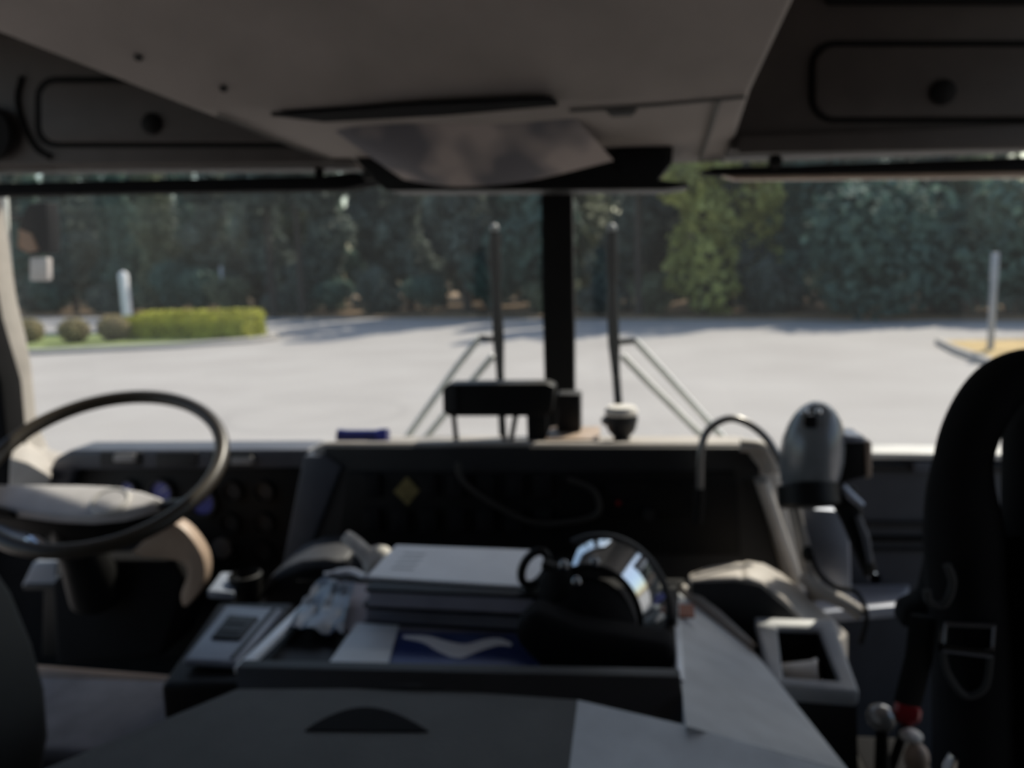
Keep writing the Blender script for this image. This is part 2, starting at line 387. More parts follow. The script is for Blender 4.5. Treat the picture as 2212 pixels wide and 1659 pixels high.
MB().prism(FP([(1632, 1040), (1664, 1040), (1735, 1258), (1706, 1262)], YC - .035), (0, .05, 0)).build('side_rail', BEIGE, t, .006)
MB().tube(curve([at(x, y, YC - .03) for x, y in ((1600, 962), (1640, 966), (1662, 985), (1672, 1015))], 5), .011, 12).build('corner_bead', BEIGE, t)
MB().tube([at(x, y, YC - .034) for x, y in ((1646, 1042), (1676, 1130), (1722, 1256))], .0105, 12).build('rail_bead', BEIGE, t)
for r_ in range(2):
    for k in range(7):
        x = 800 + k * 62; y = 1050 + r_ * 75
        if abs(x - 878) < 45 and r_ == 0: continue
        MB().prism(FP(rrect(x - 17, y - 24, x + 17, y + 24, 4), YC - .022), (0, .010, 0)).build('rocker_switch', mat('switch_black', (.010, .010, .011), .6, spec=.2), t, .002)
MB().prism(FP(rrect(1310, 1045, 1500, 1115, 8), YC - .022), (0, .010, 0)).build('radio_face', BLACK, t, .003)
MB().lathe([(.004, 0), (.004, .004), (0, .005)], at(1336, 1086, YC - .022), (0, -1, 0), 10).build('red_indicator', RED, t)
MB().lathe([(.010, 0), (.009, .014), (0, .015)], at(1402, 1108, YC - .020), (0, -1, 0), 16).build('knob', CHAR, t)
MB().prism(FP([(878, 1030), (907, 1060), (880, 1092), (850, 1062)], YC - .016), (0, .004, 0)).build('warning_sticker', YEL, t)
o = MB().tube(curve([at(x, y, YC - .03) for x, y in ((988, 1000), (1000, 1040), (1060, 1085), (1140, 1125), (1210, 1130), (1290, 1110), (1282, 1060), (1225, 1035))], 6), .005, 8).build('microphone_cord', mat('cord_grey_brown', (.028, .025, .022), .6))
tag(o, 'grey cord drooping across the black centre dash front', 'cord')

# things standing on the dash
def dash_z(x, y):                              # height of the sloping top of the centre dash
    p0 = at(1160, 956, YC).z; return p0 - .040 * (y - YC) / (1.565 - YC)
t = thing('display_unit', 'black box display on thin legs standing left of the centre pillar', 'display', at(1075, 950, 1.40))
MB().prism(FP([(955, 840), (968, 830), (1180, 828), (1198, 836), (1192, 892), (1180, 900), (970, 900), (956, 890)], 1.38), (0, .05, 0)).build('case', BLACK, t, .004)
MB().prism(FP(rrect(965, 838, 985, 892, 4), 1.376), (0, .008, 0)).build('side_button_strip', CHAR, t, .001)
for x0, x1 in (((980), (986)), (1086, 1090), (1114, 1102)):
    p, q = at(x0, 898, 1.40), at(x1, 950, 1.39); q.z = dash_z(q.x, q.y) - .006
    MB().tube([p, q], .0048, 8).build('leg', BLACK, t)
p, q = at(1160, 898, 1.40), at(1160, 952, 1.40)
MB().box(p.x - .017, p.x + .017, 1.385, 1.415, q.z - .012, p.z + .004).build('post', BLACK, t, .003)
t = thing('power_box', 'small dark grey box standing right beside the black display', 'box', at(1228, 945, 1.44))
MB().prism(FP(rrect(1203, 852, 1254, 938, 5), 1.42), (0, .05, 0)).build('case', CHAR, t, .003)
p, q = at(1178, 940, 1.37), at(1292, 958, 1.37)
MB().box(p.x, q.x, 1.36, 1.47, dash_z(0, 1.36) - .016, dash_z(0, 1.36) + .004).build('base_plate', TAN, t, .002)
t = thing('dash_compass', 'small round gadget with white cap on a dark stalk right of the centre pillar', 'gadget', at(1343, 960, 1.40))
c = at(1342, 905, 1.40)
MB().lathe([(.012, -.034), (.024, -.020), (.029, 0), (.026, .010)], c, (0, 0, 1), 24).build('housing', CHAR, t, .0)
MB().lathe([(.027, .008), (.029, .014), (.024, .022), (0, .024)], c, (0, 0, 1), 24).build('cap', WHITEW, t)
MB().tube([c + V((0, 0, -.03)), V((c.x, c.y, dash_z(0, c.y) - .008))], [.013, .017], 12).build('stalk', BLACK, t)
MB().ell(c + V((-.026, -.006, -.002)), (.009, .009, .009)).build('side_screw', LAMPG, t)
t = thing('flashlight', 'blue flashlight lying flat on the dash left of the black display', 'flashlight', at(780, 945, 1.40))
z0 = dash_z(0, 1.385) + .011
pA, pB = at(730, 930, 1.385), at(838, 932, 1.385)
MB().tube([V((pA.x, 1.385, z0)), V((pA.x + .018, 1.385, z0 - .001)), V((pB.x - .02, 1.385, z0 - .001))], [.0125, .0115, .0115], 14).build('barrel', BLUE, t)
MB().tube([V((pB.x - .02, 1.385, z0)), V((pB.x - .012, 1.385, z0)), V((pB.x, 1.385, z0))], [.0115, .013, .0125], 14).build('head', mat('blue_plastic_light', (.05, .06, .34), .3), t)
# gooseneck
t = thing('gooseneck_lamp', 'grey flexible gooseneck arching over the right corner of the centre dash', 'lamp', at(1515, 1100, 1.28))
pts = [at(x, y, yy) for x, y, yy in ((1508, 1120, 1.285), (1512, 1050, 1.285), (1513, 985, 1.285), (1524, 938, 1.29), (1552, 912, 1.29), (1585, 904, 1.29), (1625, 920, 1.285), (1660, 952, 1.28), (1690, 1005, 1.27))]
MB().tube(curve(pts, 6), .0062, 10).build('flexible_arm', mat('gooseneck_grey', (.25, .24, .23), .3, .5), t)
MB().tube([at(1513, 1055, 1.285), at(1508, 1130, 1.285)], .0085, 12).build('socket', BLACK, t)

# passenger side dash
t = thing('passenger_dash', 'dark ribbed dash on the passenger side, right of the hand lamp', 'dashboard', at(1990, 1250, 1.5))
pd = FP([(1700, 992), (2330, 998), (2330, 1990), (1700, 1990)], 1.50)
for q_ in pd: q_.z = max(q_.z, 1.432)
MB().prism(pd, (0, .065, 0)).build('body', mat('dash_blue_black', (.045, .048, .06), .5), t, .006)
MB().prism(FP([(1850, 978), (2330, 984), (2330, 997), (1850, 992)], 1.49), (0, .07, 0)).build('top_edge', mat('pale_sill', (.55, .54, .52), .5), t, .003)
for y0, y1, mm in ((1004, 1020, CHAR), (1128, 1140, CHAR), (1160, 1172, BLACK), (1186, 1192, CHAR)):
    MB().prism(FP([(1860, y0), (2330, y0 + 3), (2330, y1 + 3), (1860, y1)], 1.488), (0, .02, 0)).build('ledge', mm, t, .002)
MB().prism(FP(rrect(1975, 1000, 2030, 1022, 4), 1.48), (0, .012, 0)).build('latch', HOOD, t, .002)
t = thing('step_box', 'pale blue-grey flat cover low in the passenger footwell', 'cover', at(1900, 1300, 1.3))
q = [at(1720, 1328, 1.30), at(1935, 1308, 1.30), at(1965, 1262, 1.47), at(1690, 1262, 1.47)]
MB().loft(q, [p_ + V((0, 0, -.02)) for p_ in q]).build('cover_panel', SILV, t, .004)

# hand lamp with bracket
t = thing('hand_lamp', 'big dark grey hand lamp with pistol grip hung at the right end of the dash', 'hand lamp', at(1760, 1100, 1.17)); HLAMP = t
axis = (at(1735, 905, 1.17) - at(1740, 1060, 1.13)).normalized()
c = at(1747, 985, 1.15)
R = Matrix.Rotation(math.radians(7), 3, 'Y')
c += V((.004, 0, .0)); MB().ell(c, (.043, .05, .078), R).build('body', LAMPG, t)
MB().lathe([(.034, 0), (.041, .004), (.041, .03), (.036, .034)], c + V((-.008, -.012, -.035)), (.05, -.35, -.95), 28).build('lens_hood', BLACK, t)
for x in (1739, 1768): MB().ell(at(x, 889, 1.118), (.0045, .0045, .0045)).build('screw', CHROME, t)
MB().prism(FP(rrect(1738, 898, 1766, 925, 6), 1.108), (0, .02, 0)).build('switch', BLACK, t, .002)
MB().prism(FP([(1800, 960), (1825, 948), (1868, 950), (1872, 1030), (1800, 1050)], 1.13), (0, .05, 0)).build('rear_block', BLACK, t, .004)
MB().prism(FP([(1868, 950), (1884, 955), (1884, 1030), (1872, 1036)], 1.128), (0, .05, 0)).build('end_cap', TAN, t, .002)
MB().prism(FP([(1822, 940), (1866, 944), (1870, 956), (1822, 956)], 1.126), (0, .055, 0)).build('top_plate', SILV, t, .002)
MB().loft(FP([(1780, 1060), (1850, 1050), (1868, 1130), (1895, 1235), (1868, 1250), (1818, 1130)], 1.14), FP([(1780, 1060), (1850, 1050), (1868, 1130), (1895, 1235), (1868, 1250), (1818, 1130)], 1.175)).build('grip', BLACK, t, .005)
MB().tube([at(1818, 1050, 1.13), at(1838, 1072, 1.13), at(1862, 1092, 1.13)], [.006, .0065, .005], 10).build('trigger_guard', SILV, t)
MB().tube([at(1853, 1115, 1.135), at(1870, 1160, 1.135), at(1880, 1215, 1.135)], [.004, .0055, .004], 10).build('trigger', HOOD, t)
MB().lathe([(.003, 0), (.0075, 0), (.0075, .006), (.003, .006)], at(1888, 1247, 1.132), (0, -1, 0), 16).build('lanyard_ring', CHROME, t)
t = thing('lamp_bracket', 'silver-blue plate bracket with lit tan edge under the hand lamp', 'bracket', at(1770, 1280, 1.22))
MB().prism(FP([(1722, 1098), (1835, 1105), (1840, 1300), (1760, 1300)], 1.20), (0, .02, 0)).build('plate', SILV, t, .003)
MB().tube([at(1716, 1094, 1.19), at(1738, 1190, 1.19), at(1764, 1292, 1.19)], [.008, .010, .012], 12).build('edge_flange', BEIGE, t)
MB().ell(at(1745, 1196, 1.18), (.009, .008, .012)).build('clamp', BLACK, t)
MB().tube(curve([at(x, y, yy) for x, y, yy in ((1752, 1200, 1.17), (1770, 1240, 1.16), (1805, 1268, 1.15), (1850, 1280, 1.15), (1872, 1330, 1.15), (1860, 1390, 1.16))], 6), .0035, 8).build('cord', RUB, HLAMP)

# ================================================================== STEERING
k = .82
WC = EYE + (V((-.9249, 1.5105, 2.1131)) - EYE) * k; WR = .235 * k
tl, az = .49778, .25332
WN = V((math.sin(tl) * math.sin(az), -math.sin(tl) * math.cos(az), math.cos(tl))); WX = WN.cross(V((0, 1, 0))).normalized()
WX = V((math.cos(az), math.sin(az), 0)).normalized(); WY = WN.cross(WX).normalized()
def wp(u, v, n=0): return WC + WX * u + WY * v + WN * n
t = thing('steering_wheel', 'large tan-brown steering wheel with pale grey hub', 'steering wheel', WC)
MB().tube([wp(WR * math.cos(2 * PI * i / 72), WR * math.sin(2 * PI * i / 72)) for i in range(72)], .0125, 14, True).build('rim', RIMM, t)
def onw(px, py, n):                            # pixel -> wheel plane at height n
    d = ray(px, py); q = WC + WN * n; return EYE + d * ((q - EYE).dot(WN) / d.dot(WN))
hub = [(-170, 1066), (-60, 1057), (60, 1056), (180, 1057), (255, 1060), (330, 1073), (372, 1088), (340, 1106), (270, 1124), (200, 1131), (120, 1127), (20, 1113), (-80, 1098), (-170, 1088)]
H0 = [onw(x, y, -.030) for x, y in hub]; cc = sum(H0, V((0, 0, 0))) / len(H0)
H1 = [cc + (p - cc) * .9 + WN * .014 for p in H0]; H2 = [cc + (p - cc) * .82 - WN * .05 for p in H0]
H9 = [p - WN * .004 for p in H0]
hb = MB().loft(H9, H1).build('hub_pad', HUBM, t, .004)
MB().loft(H2, [cc + (p - cc) * .97 - WN * .005 for p in H0]).build('hub_base', BLACK, hb)
hc = onw(238, 1083, -.014)
MB().tube([hc + WX * .028 * math.cos(a_ * PI / 16) + WY * .028 * math.sin(a_ * PI / 16) for a_ in range(32)], .0035, 8, True).build('horn_ring', mat('hub_ring_pale', (.62, .6, .57), .25), hb)
MB().lathe([(0, 0), (.024, 0), (.022, .004), (0, .005)], hc - WN * .001, WN, 24).build('horn_button', HUBM, hb)
cx = cc - WC; u0, v0 = cx.dot(WX), cx.dot(WY)
for sgn in (-1, 1):
    MB().tube([wp(u0 + sgn * .05, v0, -.045), wp(sgn * WR * .7, v0 - .02, -.028), wp(sgn * WR * .93, -WR * .36, -.004)], [.017, .013, .009], 10, flat=.55).build('spoke', BLACK, t)
base = wp(u0 + .01, v0 - .005, -.055)
t = thing('steering_column', 'dark steering column with sunlit tan shroud below the wheel', 'steering column', base - WN * .2)
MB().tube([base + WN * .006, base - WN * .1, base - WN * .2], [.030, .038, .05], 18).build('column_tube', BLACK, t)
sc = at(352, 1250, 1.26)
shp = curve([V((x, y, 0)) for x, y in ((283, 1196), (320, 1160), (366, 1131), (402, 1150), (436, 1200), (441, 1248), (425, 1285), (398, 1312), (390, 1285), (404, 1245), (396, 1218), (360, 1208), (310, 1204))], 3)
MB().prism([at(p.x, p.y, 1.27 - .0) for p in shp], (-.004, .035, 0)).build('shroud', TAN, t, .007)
MB().prism(FP([(160, 1208), (380, 1210), (398, 1250), (385, 1320), (350, 1420), (120, 1440), (110, 1260)], 1.29), (0, .12, 0)).build('lower_cover', FAB, t, .01)
lv = [onw(-60, 1118, -.05), onw(20, 1150, -.05), onw(66, 1166, -.05)]
MB().tube(lv, [.007, .008, .0085], 10).build('turn_signal_lever', SILV, t)
MB().tube([onw(62, 1164, -.05), onw(80, 1172, -.05), onw(104, 1186, -.05)], [.0085, .0125, .008], 12).build('lever_tip', CHROME, t)
t = thing('door_pocket', 'small grey box low on the driver door, left of the steering column', 'box', at(90, 1255, 1.3))
MB().prism(FP([(70, 1215), (125, 1212), (120, 1245), (150, 1250), (150, 1268), (45, 1268)], 1.30), (0, .08, 0)).build('case', CTRL, t, .004)
MB().prism(FP([(50, 1262), (150, 1262), (150, 1275), (50, 1275)], 1.295), (0, .09, 0)).build('rim', CHAR, t, .002)

# ================================================================== SEATS
t = thing('driver_seat', 'dark grey driver seat at the bottom left corner', 'seat', (-.72, .95, 1.43))
sil = [(-420, 1110), (-120, 1120), (-20, 1180), (40, 1270), (85, 1380), (112, 1480), (120, 1580), (100, 1680), (60, 1800), (-420, 1800)]
MB().prism(FP(sil, .80), (0, -.10, 0)).build('backrest', SEATG, t, .02)
MB().hexa([V((-.93, .83, 1.80)), V((-.335, .83, 1.80)), V((-.345, 1.0, 1.80)), V((-.93, 1.0, 1.80)),
           V((-.93, .83, 1.925)), V((-.345, .83, 1.925)), V((-.42, 1.0, 1.935)), V((-.93, 1.0, 1.935))]).build('cushion', CUSH, t, .015)
MB().tube([V((-.93, 1.0, 1.925)), V((-.70, 1.0, 1.927)), V((-.43, 1.0, 1.925))], [.016, .016, .008], 10).build('front_sun_strip', TAN, t)  # tan strip stands in for sun on the cushion's front edge
MB().box(-.88, -.42, .80, .98, 1.43, 1.805).build('pedestal', BLACK, t, .01)

t = CREW = thing('crew_seat', 'tall black passenger seat with harness at the right edge', 'seat', (.75, .85, 1.43))
MB().prism(FP([(2148, 1130), (2150, 940), (2158, 890), (2190, 840), (2560, 700), (2900, 900), (2900, 1900), (2150, 1900)], .80), (0, -.09, 0)).build('backrest', FAB, t, .015)
bol = curve([at(x, y, .75) for x, y in ((2330, 810), (2230, 806), (2165, 830), (2120, 885), (2088, 960), (2075, 1050), (2080, 1140), (2085, 1250), (2100, 1400), (2105, 1560), (2110, 1760))], 5)
n_ = len(bol); rs = [.021 + .003 * min(1, i / 14) + .009 * min(1, max(0, (i - 22) / 8)) for i in range(n_)]
MB().tube(bol, rs, 14).build('side_bolster', FAB, t)
MB().prism(FP([(2070, 1110), (2110, 1120), (2165, 1115), (2200, 1090), (2200, 1800), (2010, 1800), (2005, 1350), (2020, 1250)], .80), (0, -.06, 0)).build('frame_cover', FAB, t, .01)
MB().prism(FP([(2008, 1150), (2060, 1120), (2080, 1300), (1998, 1330), (1925, 1330), (1930, 1290), (1975, 1270), (1990, 1200)], .79), (0, -.03, 0)).build('hip_pad', FAB, t, .006)
MB().tube([at(x, y, .722) for x, y in ((1996, 1330), (1985, 1420), (1960, 1520))], .012, 10, flat=.3).build('strap', RUB, t)
bk = MB().tube([at(x, y, .715) for x, y in ((2040, 1345), (2035, 1400), (2140, 1412), (2145, 1350))], .0035, 8, True).build('buckle', mat('dull_chrome', (.30, .31, .33), .25, 1.), t)
MB().tube([at(2032, 1398, .712), at(2142, 1411, .712)], .0045, 8).build('buckle_bar', CHROME, bk)
MB().tube(curve([at(x, y, .715) for x, y in ((2036, 1405), (2045, 1450), (2075, 1495), (2100, 1503), (2130, 1480), (2140, 1415))], 5), .003, 8).build('webbing_loop', mat('webbing_grey', (.035, .035, .035), .8), t)
MB().tube(curve([at(x, y, .715) for x, y in ((2045, 1220), (2058, 1260), (2040, 1305), (2008, 1300), (2002, 1275))], 5), .0035, 8).build('air_tube', mat('webbing_grey', (.035, .035, .035), .8), t)
MB().box(.50, .98, .73, .80, 1.43, 2.0).build('pedestal', FAB, t, .01)

# ================================================================== ENGINE COVER AND TRAY
t = thing('engine_cover', 'big dark grey engine cover across the bottom, with a dark half-moon recess', 'engine cover', (0, .6, 1.43))
LT = [at(512, 1489, .745), at(900, 1487, .745), at(1248, 1512, .745)]
P1, P2, P3 = LT; m = MB(); dn = V((0, 0, -.25))
nL = (P3 - P1).cross(at(700, 1900, .50) - P1).normalized(); nL = -nL if nL.z < 0 else nL
def on_lid(px, py, off=0.):
    d = ray(px, py); return EYE + d * ((P1 - EYE).dot(nL) / d.dot(nL)) + nL * off
Q1, Q2, Q3 = on_lid(60, 1676), on_lid(700, 1900), on_lid(1200, 1900)
P2 = on_lid(900, 1487)
m.loft([P1, P2, P3, Q3, Q2, Q1], [p + dn for p in (P1, P2, P3, Q3, Q2, Q1)])
lid = m.build('lid', LID, t)
rc = curve([V((x, y, 0)) for x, y in ((660, 1580), (690, 1560), (740, 1538), (790, 1530), (840, 1538), (890, 1560), (925, 1582))], 4)
MB().loft([on_lid(p.x, p.y, .0015) for p in rc], [on_lid(p.x, p.y, -.004) for p in rc]).build('hand_recess', FAB, lid)
R1, R2, R3 = at(1248, 1512, .745), at(1480, 1566, .70), at(1850, 1675, .66)
S1, S3 = Q3, at(1900, 1900, .47)
R2 += V((0, 0, 0)); 
m = MB(); m.loft([R1, R2, R3, S3, S1], [p + dn for p in (R1, R2, R3, S3, S1)]); m.build('lid_shoulder_lit', GREYP, t)  # paler than the lid: side window light put into its colour
# right flange panel
a1, a2, a3, a4 = at(1466, 1275, 1.12), at(1628, 1405, 1.05), at(1836, 1668, .72), at(1482, 1568, .69)
a0 = at(1462, 1380, .92)
m = MB(); m.loft([a1, a2, a3, a4, a0], [p + V((-.004, 0, -.10)) for p in (a1, a2, a3, a4, a0)]); m.build('side_panel', GREYP, t)
MB().tube([a1 + V((.004, 0, .002)), a1.lerp(a2, .5) + V((.002, 0, .004)), a2 + V((0, 0, .001))], [.009, .010, .008], 10).build('edge_bead', BEIGE, t)
MB().prism([at(1466, 1309, 1.03), at(1499, 1309, 1.03), at(1501, 1336, 1.0), at(1468, 1336, 1.0)], (0, 0, .003)).build('orange_label', ORANGE, t)['label'] = 'small orange-brown label'
MB().hexa([V((-.32, .50, 1.43)), V((.26, .50, 1.43)), V((.26, 1.14, 1.43)), V((-.32, 1.14, 1.43)), V((-.30, .56, 1.84)), V((.20, .56, 1.84)), V((.22, 1.14, 1.90)), V((-.30, 1.14, 1.90))]).build('housing', BLACK, t, .01)
# left side block + control box
t = thing('control_box', 'slanted blue-grey control box with a dark square screen, left of the tray', 'control box', at(500, 1430, .85))
c4 = [at(395, 1424, .82), at(512, 1430, .82), at(612, 1314, .98), at(488, 1306, .98)]
m = MB(); m.loft(c4, [p + V((0, 0, -.010)) for p in c4]); cb = m.build('case', CTRL, t, .004)
def onq(q, u, v, off=.002):
    n = (q[1] - q[0]).cross(q[3] - q[0]).normalized(); n = -n if n.z < 0 else n
    return q[0].lerp(q[1], u).lerp(q[3].lerp(q[2], u), v) + n * off
def patch(q, u0, u1, v0, v1, h):
    A = [onq(q, u0, v0, h), onq(q, u1, v0, h), onq(q, u1, v1, h), onq(q, u0, v1, h)]; B = [onq(q, u0, v0, -.001), onq(q, u1, v0, -.001), onq(q, u1, v1, -.001), onq(q, u0, v1, -.001)]
    return MB().loft(A, B)
patch(c4, .22, .74, .34, .76, .003).build('screen', BLACK, t, .001)
patch(c4, .84, .90, .04, .96, .002).build('side_groove', CHAR, t)
for v in (.45, .6): patch(c4, .3, .62, v, v + .05, .004).build('button_row', CHAR, t)
m = MB(); lo = [at(345, 1478, .79), at(520, 1440, .79), at(640, 1300, 1.02), at(470, 1300, 1.02)]
for i, p in enumerate(lo): p.z = min(p.z, c4[0].z - .011)
m.loft(lo, [V((p.x, p.y, 1.80)) for p in lo]); m.build('pedestal', BLACK, t, .008)

t = thing('console_tray', 'open console tray with metal edge strips holding papers and mask', 'tray', (0, .95, 2.0))
zt0 = 2.052
TL, TR = at(512, 1442, .80), at(1466, 1462, .80); BL, BR = at(718, 1250, 1.10), at(1466, 1270, 1.10)
m = MB(); fl = [V((TL.x, .775, zt0 - .012)), V((TR.x, .775, zt0 - .012)), V((BR.x, 1.13, zt0 - .012)), V((BL.x, 1.13, zt0 - .012))]
m.loft(fl, [p + V((0, 0, -.10)) for p in fl]); m.build('floor_panel', BLACK, t)
fw = [at(508, 1441, .775), at(1470, 1462, .775), at(1480, 1566, .74), at(1248, 1514, .752), at(900, 1489, .752), at(512, 1491, .752)]
m = MB(); m.loft(fw, [p + V((0, .018, 0)) for p in fw]); m.build('front_wall', CHAR, t, .002)
m = MB(); m.loft([TL + V((-.004, 0, 0)), TL + V((.010, 0, 0)), BL + V((.007, 0, 0)), BL + V((-.006, 0, 0))], [p + V((0, 0, -.008)) for p in (TL + V((-.004, 0, 0)), TL + V((.010, 0, 0)), BL + V((.007, 0, 0)), BL + V((-.006, 0, 0)))]); m.build('edge_strip', ALU, t, .001)
e0, e1 = at(1470, 1472, .79), at(1463, 1355, .94)
m = MB(); q = [e0 + V((-.003, 0, .002)), e0 + V((.004, 0, .002)), e1 + V((.004, 0, .002)), e1 + V((-.003, 0, .002))]; m.loft(q, [p + V((0, 0, -.03)) for p in q]); m.build('edge_strip', ALU, t, .001)
rb = [at(1190, 1258, 1.135), at(1490, 1262, 1.135), at(1490, 1300, 1.135), at(1190, 1300, 1.135)]
MB().prism(FP([(640, 1255), (1480, 1262), (1480, 1320), (640, 1320)], 1.135), (0, .02, 0)).build('rear_wall', BLACK, t)

# ridge behind the tray on the right, sunlit
t = thing('console_ridge', 'curved beige ridge sunlit on top, running down behind the square bin', 'console ridge', at(1650, 1400, 1.15))
rid = [(1488, 1240), (1530, 1224), (1596, 1212), (1604, 1215), (1612, 1210), (1650, 1216), (1690, 1238), (1735, 1276), (1780, 1318), (1832, 1368), (1838, 1480), (1640, 1480), (1488, 1310)]
rin = [(1490, 1254), (1530, 1250), (1590, 1249), (1602, 1252), (1614, 1249), (1645, 1258), (1672, 1276), (1712, 1312), (1752, 1352), (1800, 1404), (1812, 1500), (1640, 1500), (1490, 1330)]
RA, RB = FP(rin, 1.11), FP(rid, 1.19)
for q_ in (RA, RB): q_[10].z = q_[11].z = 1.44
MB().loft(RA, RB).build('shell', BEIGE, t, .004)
MB().prism(FP([(1494, 1260), (1590, 1255), (1645, 1266), (1700, 1312), (1790, 1410), (1800, 1490), (1640, 1490), (1494, 1330)], 1.103), (0, .012, 0)).build('face_panel', CHAR, t, .002)  # dark panel puts the shade of the near face into colour
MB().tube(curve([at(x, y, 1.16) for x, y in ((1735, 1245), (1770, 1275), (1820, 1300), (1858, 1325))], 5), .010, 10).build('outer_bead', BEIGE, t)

# square bin
t = thing('square_bin', 'grey bin with a square opening at the lower right, pale cup inside', 'bin', at(1750, 1480, .97))
o4 = [at(1668, 1478, .965), at(1856, 1492, .965), at(1800, 1338, 1.09), at(1630, 1332, 1.09)]
i4 = [at(1692, 1462, .98), at(1814, 1470, .98), at(1770, 1358, 1.075), at(1678, 1354, 1.075)]
m = MB(); dz = V((0, 0, -.012)); dn = V((0, .01, -.085))
vo = [m.bm.verts.new(p) for p in o4]; vi = [m.bm.verts.new(p) for p in i4]; vi2 = [m.bm.verts.new(p + dn) for p in i4]; vo2 = [m.bm.verts.new(p + V((0, 0, -.014))) for p in o4]
for i in range(4):
    j = (i + 1) % 4
    m.bm.faces.new([vo[i], vo[j], vi[j], vi[i]]); m.bm.faces.new([vi[i], vi[j], vi2[j], vi2[i]]); m.bm.faces.new([vo[i], vo2[i], vo2[j], vo[j]])
    m.bm.faces.new([vo2[i], vi2[i], vi2[j], vo2[j]])
m.build('rim', mat('bin_rim_grey', (.40, .41, .42), .5), t, .003)
m = MB(); g0 = [p + V((0, .001, -.006)) for p in i4]; g1 = [p + dn for p in i4]
for k_ in (.93,):
    cc_ = sum(g0, V((0, 0, 0))) / 4; g0 = [p + (cc_ - p) * .03 for p in g0]; cc_ = sum(g1, V((0, 0, 0))) / 4; g1 = [p + (cc_ - p) * .05 for p in g1]
wv = [[m.bm.verts.new(p) for p in g] for g in (g0, g1)]
for i in range(4): m.bm.faces.new([wv[0][i], wv[0][(i + 1) % 4], wv[1][(i + 1) % 4], wv[1][i]])
m.bm.faces.new(wv[1]); m.build('inner_shade', RUB, t)  # black inner walls stand for the shade inside the bin
lo = [o4[0] + V((.004, .003, -.014)), o4[1] + V((-.002, .003, -.014)), o4[2] + V((-.004, -.004, -.014)), o4[3] + V((.006, -.004, -.014))]
m = MB()
b4 = [V((p.x + dx_, p.y + dy_, 1.75)) for p, dx_, dy_ in zip(lo, (0, .01, .01, 0), (0, 0, 0, 0))]
for i in range(4):
    j = (i + 1) % 4; m.bm.faces.new([m.bm.verts.new(p) for p in (lo[i], lo[j], b4[j], b4[i])])
bmesh.ops.remove_doubles(m.bm, verts=m.bm.verts, dist=.0005)
m.build('body', CHAR, t)
cpt = at(1728, 1448, 1.02)
t = thing('paper_cup', 'bright cream cup lying inside the square bin', 'cup', cpt)
MB().lathe([(.018, -.028), (.024, .02), (.022, .02), (.017, -.026)], cpt + V((0, .0, -.012)), (1, -.25, .15), 20).build('wall', WHITEW, t)
MB().lathe([(.025, .018), (.026, .021), (.025, .024), (.022, .022)], cpt + V((0, .0, -.012)), (1, -.25, .15), 20).build('lip', WHITEW, t)

# ================================================================== TRAY CONTENTS
zf = zt0 - .012
def slab(name, q, h, m_, label, cat, group=None, bevel=.0008):
    o = MB().loft([V((p.x, p.y, p.z)) for p in q], [V((p.x, p.y, p.z - h)) for p in q]).build(name, m_, None, bevel); return tag(o, label, cat, group)
def level(pts, z): return [atz(x, y, z) for x, y in pts]
# lower loose sheets
def binder(zt_, h, pts, label):
    q = level(pts, zt_); c = sum(q, V((0, 0, 0))) / 4
    t = thing('ring_binder', label, 'binder', V((c.x, c.y, zt_ - h)), 'binders stacked in the tray')
    cv = .004
    MB().loft(q, [p + V((0, 0, -cv)) for p in q]).build('cover', BLACK, t, .001)
    MB().loft([p + V((0, 0, -h + cv)) for p in q], [p + V((0, 0, -h)) for p in q]).build('cover', BLACK, t, .001)
    q2 = [c + (p - c) * .965 for p in q]
    MB().loft([V((p.x, p.y, zt_ - cv)) for p in q2], [V((p.x, p.y, zt_ - h + cv)) for p in q2]).build('pages', PAPERG, t)
    MB().loft([q[1] + V((-.004, 0, 0)), q[1] + V((.004, 0, 0)), q[2] + V((.004, 0, 0)), q[2] + V((-.004, 0, 0))],
              [p + V((0, 0, -h)) for p in (q[1] + V((-.004, 0, 0)), q[1] + V((.004, 0, 0)), q[2] + V((.004, 0, 0)), q[2] + V((-.004, 0, 0)))]).build('spine', BLACK, t, .002)
zs = zf + .004
slab('loose_papers', level([(700, 1362), (1120, 1372), (1130, 1290), (720, 1255)], zs), .004, PAPERG, 'grey loose papers under the stack of black binders', 'papers')
binder(zs + .028, .028, [(784, 1305), (1140, 1322), (1150, 1232), (850, 1220)], 'lower of the two black binders stacked in the tray')
binder(zs + .057, .028, [(788, 1272), (1158, 1288), (1176, 1200), (850, 1186)], 'upper black binder in the tray, right under the white paper')
zp = zs + .057 + .0035
q = level([(793, 1245), (1166, 1268), (1182, 1189), (856, 1177)], zp)
t = thing('paper_stack', 'thick white paper stack on top of the black binders', 'papers', V((q[0].x, q[0].y, zp - .0035)))
sh = MB().loft(q, [p + V((0, 0, -.0035)) for p in q]).build('sheets', PAPER, t)
for v in (.25, .4, .55, .7): patch(q, .10, .24, v, v + .03, .0006).build('printed_line', mat('faint_ink', (.45, .5, .52), .8), sh)
slab('paper_card', level([(708, 1434), (838, 1436), (862, 1350), (770, 1345)], zs + .008), .0012, CARD, 'small white card lying on the left corner of the blue magazine', 'card')
mg = slab('magazine', level([(770, 1446), (1190, 1452), (1130, 1368), (800, 1362)], zs + .006), .0045, MAG, 'blue magazine with white swirls at the front of the tray', 'magazine', bevel=.001)
sw = curve([atz(x, y, zs + .0062) for x, y in ((872, 1374), (920, 1378), (958, 1394), (1000, 1404), (1045, 1390), (1080, 1384), (1105, 1392))], 4)
nsw = len(sw); m = MB()
